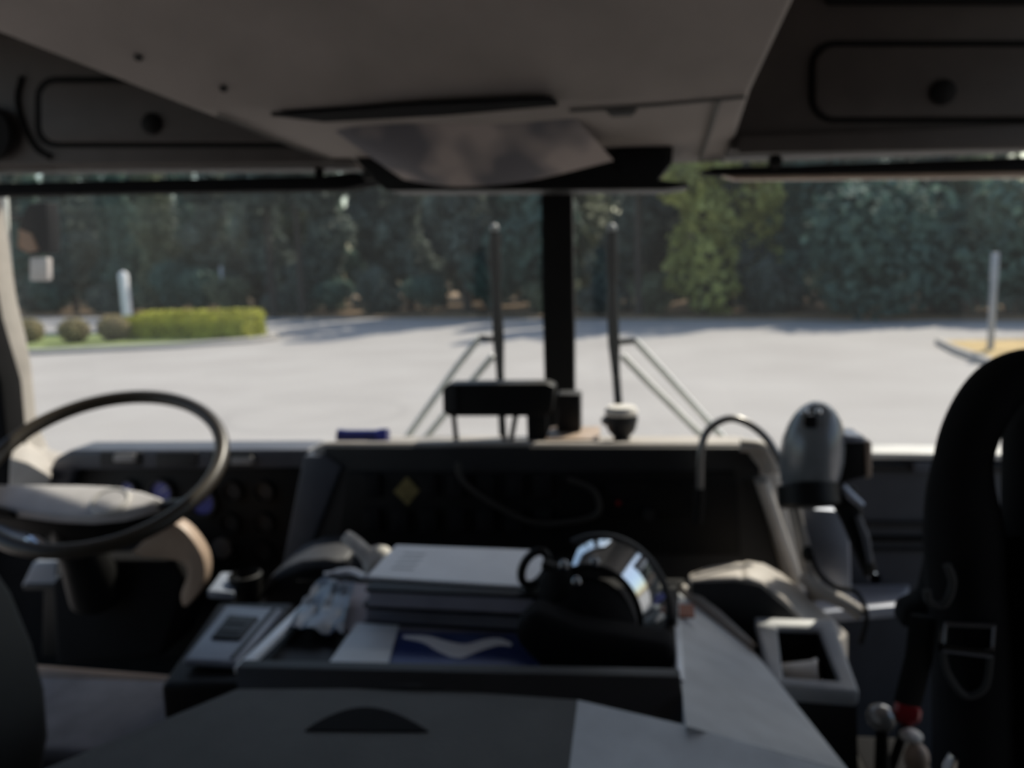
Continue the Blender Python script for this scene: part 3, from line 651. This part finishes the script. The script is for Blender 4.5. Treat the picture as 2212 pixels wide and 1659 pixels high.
m.grid([[p + V((0, -.016 * math.sin(PI * (i_ + .6) / nsw) - .004, 0)) for i_, p in enumerate(sw)], [p + V((0, .012 * math.sin(PI * (i_ + .6) / nsw) ** 2 + .002, 0)) for i_, p in enumerate(sw)]], (0, 0, .0004)); m.build('printed_swirl', PAPER, mg)
# crumpled clear bag
G = []
pa, pb, pc, pd = atz(620, 1352, zs + .014), atz(740, 1365, zs + .012), atz(765, 1262, zs + .014), atz(690, 1250, zs + .016)
rnd = random.Random(3)
for i in range(9):
    G.append([pa.lerp(pb, j / 8).lerp(pd.lerp(pc, j / 8), i / 8) + V((0, 0, rnd.uniform(-.006, .007))) for j in range(9)])
o = MB().grid(G, (0, 0, -.0015)).build('plastic_bag', mat('crumpled_blue_white_plastic', (.16, .21, .28), .3, var=.4, scale=30)); tag(o, 'crumpled blue-white plastic bag at the left end of the tray', 'bag')
o = MB().tube(curve([atz(x, y, zs + .035) for x, y in ((700, 1240), (728, 1236), (760, 1234), (790, 1246))], 4), [.004] * 4 + [.008] * 5 + [.006] * 4, 10, flat=.5).build('folded_tissue', PAPER); tag(o, 'folded white tissue at the left end of the paper stack', 'tissue')
# glove
t = thing('work_glove', 'pale work glove with one finger sticking up left of the paper stack', 'glove', at(800, 1215, 1.14))
MB().tube(curve([at(x, y, 1.14) for x, y in ((744, 1156), (762, 1170), (785, 1192), (808, 1210))], 4), [.0075, .0095, .010, .0105, .011, .011, .0115, .012, .012, .013, .014, .015, .016], 12).build('finger', GLOVE, t)
MB().ell(at(815, 1212, 1.145), (.022, .018, .026), Matrix.Rotation(.5, 3, 'Y')).build('palm', GLOVE, t)
MB().ell(at(826, 1196, 1.15), (.014, .012, .013)).build('knuckle', GLOVE, t)

# mask
t = thing('breathing_mask', 'black face mask with a shiny curved visor lying in the tray', 'mask', atz(1290, 1440, zf))
yc = .93
def arc(cx, cy, rx_, ry_, a0, a1, n, y): return [at(cx + rx_ * math.cos(math.radians(a0 + (a1 - a0) * i / n)), cy - ry_ * math.sin(math.radians(a0 + (a1 - a0) * i / n)), y) for i in range(n + 1)]
OUT = arc(1295, 1345, 152, 182, 112, -32, 26, 1.00); INN = arc(1272, 1352, 112, 128, 112, -32, 26, .925)
MIDA = [p.lerp(q, .5) + V((.010, .012, .012)) for p, q in zip(OUT, INN)]
OUT2 = [OUT[i] for i in range(len(OUT))]
m = MB(); rowsA = [INN, [p.lerp(q, .5) for p, q in zip(INN, MIDA)], MIDA, [p.lerp(q, .5) for p, q in zip(MIDA, OUT)], OUT]
m.grid(rowsA, (.0, .004, -.002)); m.build('visor', LENS, t)
MB().tube(OUT, .0075, 10).build('visor_rim', CHAR, t)
MB().tube(INN, .004, 8).build('inner_seal', RUB, t)
bc = at(1268, 1362, .925)
MB().ell(bc, (.060, .05, .066)).build('face_piece', FAB, t)
MB().ell(at(1215, 1275, .93), (.030, .03, .034)).build('nose_cup', RUB, t)
MB().prism(FP([(1105, 1370), (1150, 1320), (1250, 1360), (1460, 1400), (1458, 1462), (1180, 1462), (1120, 1400)], .845), (0, .05, 0)).build('hood_skirt', FAB, t, .012)
rg = at(1155, 1226, .945)
MB().tube([rg + V((.0165 * math.cos(a_ * PI / 12) + .003 * math.sin(a_ * PI / 12), -.002, .021 * math.sin(a_ * PI / 12) + .006 * math.cos(a_ * PI / 12))) for a_ in range(24)], .0055, 8, True).build('strap_ring', BLACK, t)
MB().tube(curve([at(x, y, .93) for x, y in ((1172, 1215), (1195, 1225), (1230, 1240), (1262, 1280))], 4), .011, 8, flat=.5).build('head_strap', RUB, t)
for x, y in ((1218, 1222), (1245, 1258), (1285, 1215)): MB().ell(at(x, y, .897), (.006, .005, .007)).build('strap_buckle', mat('dull_chrome', (.30, .31, .33), .25, 1.), t)
for (x0, y0, x1, y1, mm) in ((1365, 1245, 1392, 1210, ALU), (1390, 1268, 1408, 1242, TAN), (1392, 1312, 1432, 1286, GAUGE), (1394, 1345, 1430, 1330, WHITEW)):
    MB().tube([at(x0, y0, .955), at((x0 + x1) / 2, (y0 + y1) / 2, .962), at(x1, y1, .972)], [.004, .0058, .004], 8).build('hose_fitting', mm, t)

# left of tray: cup holder, ridge
t = thing('cup_holder', 'dark round cup holder behind the slanted control box', 'cup holder', at(530, 1262, 1.14))
p = at(530, 1246, 1.14)
MB().lathe([(.022, -.04), (.026, .004), (.022, .006), (.019, -.036)], p, (0, 0, 1), 22).build('cup', BLACK, t)
q = [at(448, 1276, 1.10), at(505, 1280, 1.10), at(520, 1236, 1.17), at(478, 1236, 1.17)]
MB().loft(q, [p_ + V((0, 0, -.012)) for p_ in q]).build('base_plate', CTRL, t, .002)
t = thing('console_shoulder', 'dark curved console shoulder between cup holder and paper stack', 'console', at(620, 1300, 1.15))
shd = [(560, 1285), (580, 1250), (610, 1228), (650, 1212), (700, 1207), (745, 1215), (745, 1330), (560, 1330)]
MB().prism(FP(shd, 1.155), (0, .1, .006)).build('shell', DASH, t, .006)
MB().prism(FP([(575, 1270), (610, 1245), (655, 1230), (690, 1228), (700, 1320), (570, 1320)], 1.150), (0, .01, 0)).build('face_panel', BLACK, t, .002)

t = thing('floor_console', 'dark floor console carrying the ball lever and coloured knobs', 'console', (.48, .96, 1.43))
MB().box(.435, .53, .885, 1.06, 1.43, 1.86).build('body', BLACK, t, .01)
MB().box(.445, .52, 0.895, 1.05, 1.845, 1.862).build('top_plate', FAB, t, .004)
# valve knobs on the right floor console
t = thing('gear_lever', 'lever with a shiny grey ball knob beside the red knob', 'lever', at(1915, 1660, .95))
p = at(1905, 1550, .95)
MB().ell(p, (.017, .017, .016)).build('knob', mat('glossy_grey_knob', (.30, .29, .27), .12, .3, coat=1.), t)
MB().tube([p + V((0, 0, -.012)), V((.46, .96, 1.86))], [.007, .010], 10).build('shaft', BLACK, t)
t = thing('valve_knob', 'dark red pull knob beside the shiny grey ball', 'knob', at(1962, 1600, .95))
MB().lathe([(.008, -.012), (.010, -.004), (.015, 0), (.016, .006), (.012, .012), (0, .014)], at(1958, 1540, .95), (-.1, -.8, .6), 8).build('knob', RED, t)
MB().tube([at(1962, 1552, .957), V((.475, .98, 1.86))], .006, 8).build('stem', BLACK, t)
t = thing('valve_knob', 'tan rounded knob at the bottom, below the red knob', 'knob', at(1978, 1680, .93))
MB().ell(at(1980, 1638, .93), (.014, .013, .019)).build('knob', TAN, t)
MB().tube([at(1980, 1650, .93), V((.47, .935, 1.86))], .006, 8).build('stem', BLACK, t)
MB().ell(at(1968, 1590, .94), (.013, .012, .007)).build('collar', GLOVE, t)
t = CREW
MB().tube([at(2062, 1632, .69), at(2052, 1655, .69), at(2046, 1710, .70)], [.0045, .006, .004], 10).build('adjust_lever', CHROME, t)['label'] = 'small bright metal lever'

# ================================================================== OUTSIDE OF THE WINDSHIELD
def wiper(label, bl_, top_tip, arm):
    t = thing('windshield_wiper', label, 'wiper', at(bl_[-1][0], bl_[-1][1], 1.66), 'windshield wipers')
    y = 1.65
    pts = [at(x, yy, y) for x, yy in bl_]
    MB().tube(pts, [.011, .012, .012, .008, .0115, .012, .0085, .0075][:len(pts)], 8).build('blade', WIPER, t)
    MB().ell(at(top_tip[0], top_tip[1], y), (.009, .008, .010)).build('blade_tip', mat('tip_grey', (.45, .46, .46), .4), t)
    for a_ in arm: MB().tube([at(x, yy, y + .012) for x, yy in a_], .0072, 8).build('arm', WARM, t)
    k0 = arm[0]; MB().tube([at(*bl_[5], y), at(k0[0][0], k0[0][1], y + .012)], .006, 8).build('arm_link', WIPER, t)
wiper('windshield wiper standing left of the centre pillar', [(1068, 500), (1069, 540), (1071, 590), (1072, 620), (1074, 680), (1077, 735), (1080, 800), (1090, 1050)], (1068, 494),
      [[(1036, 730), (985, 795), (858, 974), (812, 1040)], [(1066, 768), (1020, 822), (895, 976), (846, 1040)]])
wiper('windshield wiper standing right of the centre pillar', [(1322, 500), (1322, 540), (1323, 590), (1323, 620), (1324, 680), (1326, 740), (1330, 800), (1350, 1050)], (1322, 494),
      [[(1372, 736), (1440, 810), (1575, 960), (1640, 1032)], [(1344, 768), (1400, 826), (1530, 955), (1600, 1030)]])
t = thing('side_mirror', 'black side mirror on a pale upright bracket outside the left window pane', 'mirror', at(20, 700, 1.9))
MB().tube([at(6, 420, 1.88), at(14, 560, 1.88), at(24, 712, 1.88)], .0115, 10).build('bracket', mat('bracket_pale', (.8, .8, .74), .5), t)
mm_ = [(40, 480), (58, 440), (98, 436), (104, 500), (104, 548), (60, 550), (34, 535)]
MB().prism(FP(mm_, 1.90), (0, .05, 0)).build('housing', FAB, t, .006)
MB().prism(FP([(40, 495), (66, 505), (80, 540), (60, 546), (38, 534)], 1.893), (0, .008, 0)).build('mirror_glass', mat('painted_tan_reflection', (.26, .13, .07), .3), t)  # tan reflection painted as a plain surface colour
MB().prism(FP(rrect(76, 556, 113, 606, 5), 1.92), (0, -.02, 0)).build('spot_mirror', mat('painted_road_reflection', (.55, .5, .48), .3), t, .002)  # pale colour stands for the road mirrored in it
MB().tube([at(20, 470, 1.9), at(60, 470, 1.92)], .006, 8).build('mirror_arm', BLACK, t)

# ================================================================== THE LOT
def road_mat():
    m = bpy.data.materials.new('pale_worn_asphalt'); m.use_nodes = True; nt = m.node_tree; L = nt.links.new
    b = nt.nodes['Principled BSDF']; b.inputs['Roughness'].default_value = .9; b.inputs['Specular IOR Level'].default_value = .2
    tc = nt.nodes.new('ShaderNodeTexCoord'); n = nt.nodes.new('ShaderNodeTexNoise'); n.inputs['Scale'].default_value = .35; n.inputs['Detail'].default_value = 6
    L(tc.outputs['Object'], n.inputs['Vector'])
    r = nt.nodes.new('ShaderNodeValToRGB'); e = r.color_ramp.elements; e[0].position = .35; e[1].position = .65
    e[0].color = (.335, .315, .302, 1); e[1].color = (.378, .358, .344, 1); L(n.outputs['Fac'], r.inputs['Fac'])
    # two faint rings of tyre marks
    col = r.outputs['Color']
    for cx, cy, rad, wd, st in ((-5.3, 13.4, 1.55, .11, .13), (-4.6, 14.3, 2.6, .16, .05)):
        sub = nt.nodes.new('ShaderNodeVectorMath'); sub.operation = 'SUBTRACT'; sub.inputs[1].default_value = (cx, cy, 0); L(tc.outputs['Object'], sub.inputs[0])
        ln = nt.nodes.new('ShaderNodeVectorMath'); ln.operation = 'LENGTH'; L(sub.outputs[0], ln.inputs[0])
        d = nt.nodes.new('ShaderNodeMath'); d.operation = 'SUBTRACT'; d.inputs[1].default_value = rad; L(ln.outputs['Value'], d.inputs[0])
        ab = nt.nodes.new('ShaderNodeMath'); ab.operation = 'ABSOLUTE'; L(d.outputs[0], ab.inputs[0])
        mr = nt.nodes.new('ShaderNodeMapRange'); mr.inputs['From Min'].default_value = 0; mr.inputs['From Max'].default_value = wd * 1.6; mr.inputs['To Min'].default_value = st; mr.inputs['To Max'].default_value = 0
        L(ab.outputs[0], mr.inputs['Value'])
        mx = nt.nodes.new('ShaderNodeMix'); mx.data_type = 'RGBA'; mx.inputs['B'].default_value = (.12, .12, .12, 1)
        L(mr.outputs[0], mx.inputs['Factor']); L(col, mx.inputs['A']); col = mx.outputs['Result']
    L(col, b.inputs['Base Color']); return m
o = struct('road', MB().box(-120, 90, -40, 120, -.3, 0), road_mat(), 'pale worn parking lot')
GRASS = mat('lawn_green', (.16, .20, .06), .95, var=.3, scale=2)
DRY = mat('dry_grass_tan', (.42, .30, .13), .95, var=.3, scale=2)
KERB = mat('kerb_concrete', (.40, .37, .34), .9)
LITTER = mat('leaf_litter', (.20, .13, .07), .95, var=.5, scale=.5)
isl = [(-60, 26.5), (-30, 25.0), (-19.5, 25.0), (-15.2, 26.3), (-13.3, 27.8), (-13.0, 29.0), (-14, 30.2), (-22, 32.5), (-60, 36)]
def island(nm, pts, h, m_, kl, label):
    struct(nm, MB().prism([V((x, y, .0)) for x, y in pts], (0, 0, h)), m_, label)
    o = MB().tube([V((x, y, .06)) for x, y in pts], .13, 8, True).build('kerb', KERB); o['kind'] = 'structure'; o['label'] = kl
island('grass_island', isl, .11, GRASS, 'kerb round the left grass island', 'grass island with shrubs and hedge')
isr = [(8.25, 22.7), (7.95, 20.5), (7.75, 18.0), (7.9, 12.0), (20, 12.0), (20, 22.3)]
island('dry_grass_island', isr, .11, DRY, 'kerb round the right dry grass island', 'dry grass island on the right')
E0, E1 = V((-39.2, 50.5, 0)), V((13.3, 29.8, 0)); dl = (E1 - E0).normalized(); nl = V((-dl.y, dl.x, 0))
if nl.y < 0: nl = -nl
f0, f1 = E0 - dl * 60, E1 + dl * 50
struct('forest_floor', MB().prism([f0, f1, f1 + nl * 60, f0 + nl * 60], (0, 0, .12)), LITTER, 'leaf-covered ground under the trees')

# foliage
def leafmat(name, col, tr=.35, var=.4): return mat(name, col, .7, var=var, scale=1.2, spec=.2, trans=tr)
LF = {'dark': leafmat('leaf_dark_green', (.13, .158, .135), .4, .6), 'mid': leafmat('leaf_mid_green', (.19, .215, .14), .4, .55),
      'yellow': leafmat('leaf_yellow_green', (.46, .47, .17), .5), 'blue': leafmat('leaf_blue_green', (.10, .165, .135))}
BARK = mat('bark', (.05, .04, .032), .95, var=.3)
def leaves(rnd, blobs, n, size):               # leaf quads scattered in ellipsoid blobs
    bm = bmesh.new(); tot = sum(b_[1][0] * b_[1][1] * b_[1][2] for b_ in blobs)
    for c, rad in blobs:
        for _ in range(max(8, int(n * rad[0] * rad[1] * rad[2] / tot))):
            d = V((rnd.gauss(0, 1), rnd.gauss(0, 1), rnd.gauss(0, 1))).normalized(); rr_ = rnd.uniform(.45, 1.0) ** .5
            p = V(c) + V((d.x * rad[0], d.y * rad[1], d.z * rad[2])) * rr_
            nrm = (d + V((rnd.uniform(-1, 1), rnd.uniform(-1, 1), rnd.uniform(-.3, 1.2)))).normalized()
            u = nrm.orthogonal().normalized(); u.rotate(Matrix.Rotation(rnd.uniform(0, 6.28), 3, nrm)); w = nrm.cross(u)
            s_ = size * rnd.uniform(.6, 1.3)
            bm.faces.new([bm.verts.new(p + u * s_), bm.verts.new(p + w * s_ * .6 + nrm * s_ * .1), bm.verts.new(p - u * s_), bm.verts.new(p - w * s_ * .6 + nrm * s_ * .1)])
    return bm
def mesh_of(bm, name, m_):
    me = bpy.data.meshes.new(name); bm.to_mesh(me); bm.free(); me.materials.append(m_); return me
def tree_proto(seed, H, R_, lowest, n, mkey):
    rnd = random.Random(seed); blobs = []
    for i in range(16):
        f = i / 15; z = lowest + (H - lowest) * f; w = R_ * (1 - .55 * f) * rnd.uniform(.6, 1)
        a_ = rnd.uniform(0, 6.28); k_ = rnd.uniform(.1, .55)
        blobs.append(((w * k_ * math.cos(a_), w * k_ * math.sin(a_), z), (w * .75, w * .75, H / 11 * rnd.uniform(.8, 1.3))))
    me = mesh_of(leaves(rnd, blobs, n, .26), 'foliage', LF[mkey])
    tr = MB(); tr.tube(curve([V((0, 0, -.1)), V((.08, .03, H * .3)), V((-.05, .06, H * .65)), V((0, 0, H * .92))], 4), [.26 - .018 * i for i in range(13)], 9)
    for i in range(5):
        a_ = rnd.uniform(0, 6.28); z = lowest + (H - lowest) * rnd.uniform(0, .6)
        tr.tube([V((0, 0, z)), V((math.cos(a_) * R_ * .35, math.sin(a_) * R_ * .35, z + .5)), V((math.cos(a_) * R_ * .7, math.sin(a_) * R_ * .7, z + 1.1))], [.07, .05, .02], 6)
    bmesh.ops.recalc_face_normals(tr.bm, faces=tr.bm.faces)
    return me, mesh_of(tr.bm, 'trunk', BARK)
PROT = [tree_proto(11, 13, 2.7, 2.6, 3400, 'dark'), tree_proto(12, 14, 3.0, 1.2, 3800, 'mid'), tree_proto(13, 12, 2.6, 1.6, 3200, 'blue'), tree_proto(14, 11, 2.4, 1.2, 2200, 'yellow')]
def put_tree(k_, x, y, s_, rz, label, group):
    r = thing('tree', label, 'tree', (x, y, .1), group); r.scale = (s_, s_, s_); r.rotation_euler.z = rz
    for nm, me in zip(('foliage', 'trunk'), PROT[k_]):
        c = bpy.data.objects.new(nm, me); COL.objects.link(c); c.parent = r
rnd = random.Random(21)
L_ = (E1 - E0).length
def zone(p):
    px = p.x / p.y
    return 'left' if px < -.40 else ('mid' if px < -.02 else 'right')
LBL = {'left': 'leafy dark forest tree behind the hedge, left of the left wiper', 'mid': 'leafy dark forest tree beyond the lot near the centre pillar', 'right': 'leafy dark forest tree beyond the lot on the passenger side'}
GRP = {'left': 'forest trees behind the hedge', 'mid': 'forest trees near the centre pillar', 'right': 'forest trees on the passenger side'}
for row, (d0, sp, lo_, hi_) in enumerate(((3.2, 4.6, -14, 66), (8.0, 4.4, -16, 74), (13.5, 4.6, -20, 84), (19.5, 4.0, -24, 92))):
    s0 = lo_
    while s0 < hi_:
        p = E0 + dl * (s0 + rnd.uniform(-.9, .9)) + nl * (d0 + rnd.uniform(-1.1, 1.1))
        z_ = zone(p); s0 += sp
        low = .62 if (z_ == 'right' and row == 0) else 1.0
        put_tree(rnd.choice((0, 0, 1, 2)), p.x, p.y, rnd.uniform(.85, 1.15) * low * (1.25 if -6 < p.x < 7 and row < 2 else .9), rnd.uniform(0, 6.28), LBL[z_], GRP[z_])
put_tree(3, 3.3, 35.2, .95, 1.0, 'yellow-green sunlit tree right of the right wiper', None)
put_tree(3, 5.6, 36.6, .85, 2.2, 'taller yellow-green tree just left of the big dark bush', None)
PROT.append(tree_proto(15, 17, 2.4, 8.5, 2600, 'dark'))
for px, yy, s_, lab in ((588, 42.5, .70, 'tall bare dark trunk standing out of the forest edge, left one of two'), (648, 42.0, .70, 'tall bare dark trunk standing out of the forest edge, right one of two'), (1380, 35.0, .62, 'tall bare dark trunk beside the yellow-green tree')):
    p = at(px, 600, yy); put_tree(4, p.x, yy, s_ * 1.1, px, lab, None)
p = at(1725, 600, 37); put_tree(2, p.x, 37, 1.0, .5, 'blue-green tree just behind the left big dark bush', None)
# understory bushes
def bush_mesh(seed, R_, H, n, mkey, size=.17):
    r2 = random.Random(seed); bl2 = []
    for _ in range(9):
        a_ = r2.uniform(0, 6.28); k_ = r2.uniform(0, .6) * R_
        bl2.append(((k_ * math.cos(a_), k_ * math.sin(a_), H * r2.uniform(.25, .72)), (R_ * .55, R_ * .55, H * .32)))
    return mesh_of(leaves(r2, bl2, n, size), 'foliage', LF[mkey])
BM_ = [bush_mesh(31, 1.6, 2.2, 1300, 'dark'), bush_mesh(32, 1.5, 1.8, 1200, 'mid'), bush_mesh(33, 1.8, 2.6, 1500, 'blue')]
STEM = MB()
for i in range(6):
    a_ = i * 1.05; STEM.tube([V((0, 0, -.1)), V((.3 * math.cos(a_), .3 * math.sin(a_), .7)), V((.6 * math.cos(a_), .6 * math.sin(a_), 1.4))], [.05, .035, .015], 6)
STEMM = mesh_of(STEM.bm, 'stems', BARK)
def put_bush(me, x, y, s_, rz, label, group=None, name='bush'):
    r = thing(name, label, 'bush', (x, y, .1), group); r.scale = (s_[0], s_[0], s_[1]); r.rotation_euler.z = rz
    for nm, mm2 in (('foliage', me), ('stems', STEMM)):
        c = bpy.data.objects.new(nm, mm2); COL.objects.link(c); c.parent = r
LBB = {'left': 'low dark bush at the forest edge behind the hedge', 'mid': 'low dark bush at the forest edge near the centre pillar', 'right': 'low dark bush at the forest edge on the passenger side'}
s0 = -4
while s0 < 62:
    p = E0 + dl * (s0 + rnd.uniform(-.7, .7)) + nl * (1.9 + rnd.uniform(-.5, .9)); z_ = zone(p); s0 += 2.9
    k_ = rnd.uniform(.8, 1.25)
    put_bush(rnd.choice(BM_), p.x, p.y, (k_, k_ * rnd.uniform(.8, 1.2)), rnd.uniform(0, 6.28), LBB[z_], 'bushes: ' + z_ + ' forest edge')
BIG = bush_mesh(41, 3.4, 5.6, 3800, 'blue', .22)
put_bush(BIG, 9.4, 32.4, (1., 1.), .3, 'big rounded dark green bush, left one of the passenger side pair')
put_bush(BIG, 13.6, 31.2, (.95, .98), 2.0, 'big rounded dark green bush behind the right sign post')

# hedge and shrubs on the island
def box_leaves(seed, hx, hy, H, n, m_, size):
    r2 = random.Random(seed); bm = bmesh.new()
    for _ in range(n):
        f = r2.random(); x, y, z = r2.uniform(-hx, hx), r2.uniform(-hy, hy), r2.uniform(.02, H)
        if f < .4: z = H + r2.uniform(-.08, .03); nn = V((0, 0, 1))
        elif f < .75: y = -hy + r2.uniform(-.03, .08); nn = V((0, -1, .1))
        elif f < .9: x = (hx if r2.random() < .6 else -hx) + r2.uniform(-.05, .05); nn = V((1 if x > 0 else -1, 0, .1))
        else: y = hy + r2.uniform(-.05, .05); nn = V((0, 1, 0))
        nrm = (nn + V((r2.uniform(-.8, .8), r2.uniform(-.8, .8), r2.uniform(-.5, .8)))).normalized()
        # round the corners
        ex = max(0, abs(x) - (hx - .3)); 
        if z > H - .1: z -= ex * ex * 1.2 + max(0, -y + .05) ** 2 * .72
        p = V((x, y, z)); u = nrm.orthogonal().normalized(); w = nrm.cross(u); s_ = size * r2.uniform(.6, 1.3)
        bm.faces.new([bm.verts.new(p + u * s_), bm.verts.new(p + w * s_ * .6), bm.verts.new(p - u * s_), bm.verts.new(p - w * s_ * .6)])
    return bm
HEDGE = leafmat('hedge_yellow_green', (.42, .41, .06), .12, .3)
h0, h1 = V((-19.25, 29.35, .1)), V((-13.95, 28.5, .1))
hc_ = (h0 + h1) / 2 + V((.1, .5, 0)); ln_ = (h1 - h0).length / 2
t = thing('hedge', 'clipped yellow-green box hedge on the left grass island', 'hedge', hc_)
t.rotation_euler.z = math.atan2(h1.y - h0.y, h1.x - h0.x)
c = bpy.data.objects.new('foliage', mesh_of(box_leaves(5, ln_, .75, 1.02, 5200, HEDGE, .075), 'foliage', HEDGE)); COL.objects.link(c); c.parent = t
m = MB(); m.box(-ln_ + .06, ln_ - .06, -.60, .68, -.02, .66)
bmesh.ops.bevel(m.bm, geom=list(m.bm.edges), offset=.1, segments=2, affect='EDGES')
c = bpy.data.objects.new('branches', mesh_of(m.bm, 'branches', mat('hedge_inside', (.07, .085, .02), .95, var=.4, scale=6))); COL.objects.link(c); c.parent = t
SHR = leafmat('shrub_olive_tan', (.36, .30, .15), .3, .35)
r2 = random.Random(9)
SM = mesh_of(leaves(r2, [((0, 0, .5), (.62, .62, .52))] * 2, 1500, .06), 'foliage', SHR)
cm = MB(); cm.ell((0, 0, .46), (.55, .55, .47)); SC = mesh_of(cm.bm, 'branches', mat('shrub_inside', (.10, .08, .045), .95))
for (px, py, s_, lab) in ((48, 742, 1.0, 'round olive-brown shrub, leftmost of the three on the island'), (148, 743, 1.0, 'round olive-brown shrub, middle of the three on the island'), (234, 738, 1.05, 'round olive-brown shrub right next to the hedge')):
    p = atz(px, py, .1); r = thing('round_shrub', lab, 'shrub', (p.x, p.y + .4, .1), 'round shrubs on the grass island'); r.scale = (s_ * .95,) * 3; r.rotation_euler.z = px
    for nm, me in (('foliage', SM), ('branches', SC)):
        c = bpy.data.objects.new(nm, me); COL.objects.link(c); c.parent = r
# posts
def post(nm, label, px, top_, yb, w_, m_, cat='post', cap=True):
    p = at(px, top_, yb); t = thing(nm, label, cat, (p.x, yb, 0))
    MB().box(p.x - w_, p.x + w_, yb - w_, yb + w_, -.05, p.z).build('shaft', m_, t, w_ * .25)
    if cap: MB().lathe([(w_ * 1.25, 0), (w_ * 1.2, .05), (0, .16)], (p.x, yb, p.z - .02), (0, 0, 1), 4).build('cap', m_, t)
    return t
post('white_post', 'white square post behind the shrubs at the left end of the hedge', 266, 592, 33.5, .16, WHITE)
post('thin_pole', 'thin grey pole far behind the hedge', 478, 575, 46, .09, GALV, 'pole', False)
p = at(2150, 548, 20.6)
t = thing('sign_post', 'grey metal sign post on the right dry grass island', 'sign post', (p.x, 20.6, .1))
MB().box(p.x - .06, p.x + .06, 20.54, 20.66, .0, p.z).build('shaft', GALV, t, .01)
MB().box(p.x - .075, p.x + .075, 20.55, 20.65, p.z - .62, p.z + .02).build('post_cap_plate', mat('sign_back_grey', (.36, .38, .42), .5, .3), t, .01)

# ================================================================== LIGHT
EL, AZ = math.radians(47), math.radians(32)      # sun ahead of the truck, to its right
sd = V((math.sin(AZ) * math.cos(EL), math.cos(AZ) * math.cos(EL), math.sin(EL)))
L = bpy.data.lights.new('sun', 'SUN'); L.energy = 4.5; L.angle = math.radians(.6); L.color = (1, .90, .77)
lo_ = bpy.data.objects.new('sun', L); COL.objects.link(lo_); lo_.rotation_euler = (-sd).to_track_quat('-Z', 'Y').to_euler(); lo_.location = (8, 14, 20)
w = bpy.data.worlds.new('sky'); S.world = w; w.use_nodes = True; nt = w.node_tree
sk = nt.nodes.new('ShaderNodeTexSky'); sk.sky_type = 'NISHITA'; sk.sun_disc = False; sk.sun_elevation = EL; sk.sun_rotation = AZ
sk.air_density = 1.2; sk.dust_density = 2.0
bg = nt.nodes['Background']; bg.inputs['Strength'].default_value = .15
nt.links.new(sk.outputs[0], bg.inputs['Color'])

# ================================================================== CAMERA
cd = bpy.data.cameras.new('camera'); cam = bpy.data.objects.new('camera', cd); COL.objects.link(cam)
cd.sensor_fit = 'HORIZONTAL'; cd.sensor_width = 36; cd.lens = 36 * F / 2212; cd.clip_start = .02; cd.clip_end = 500
cam.matrix_world = Matrix.Translation(EYE) @ M3.to_4x4()
cd.dof.use_dof = True; cd.dof.focus_distance = .22; cd.dof.aperture_fstop = 12.5    # the photo is focused far too near
S.camera = cam
S.view_settings.view_transform = 'Standard'; S.view_settings.look = 'None'; S.view_settings.exposure = .25; S.view_settings.gamma = 1
S.view_settings.use_curve_mapping = False
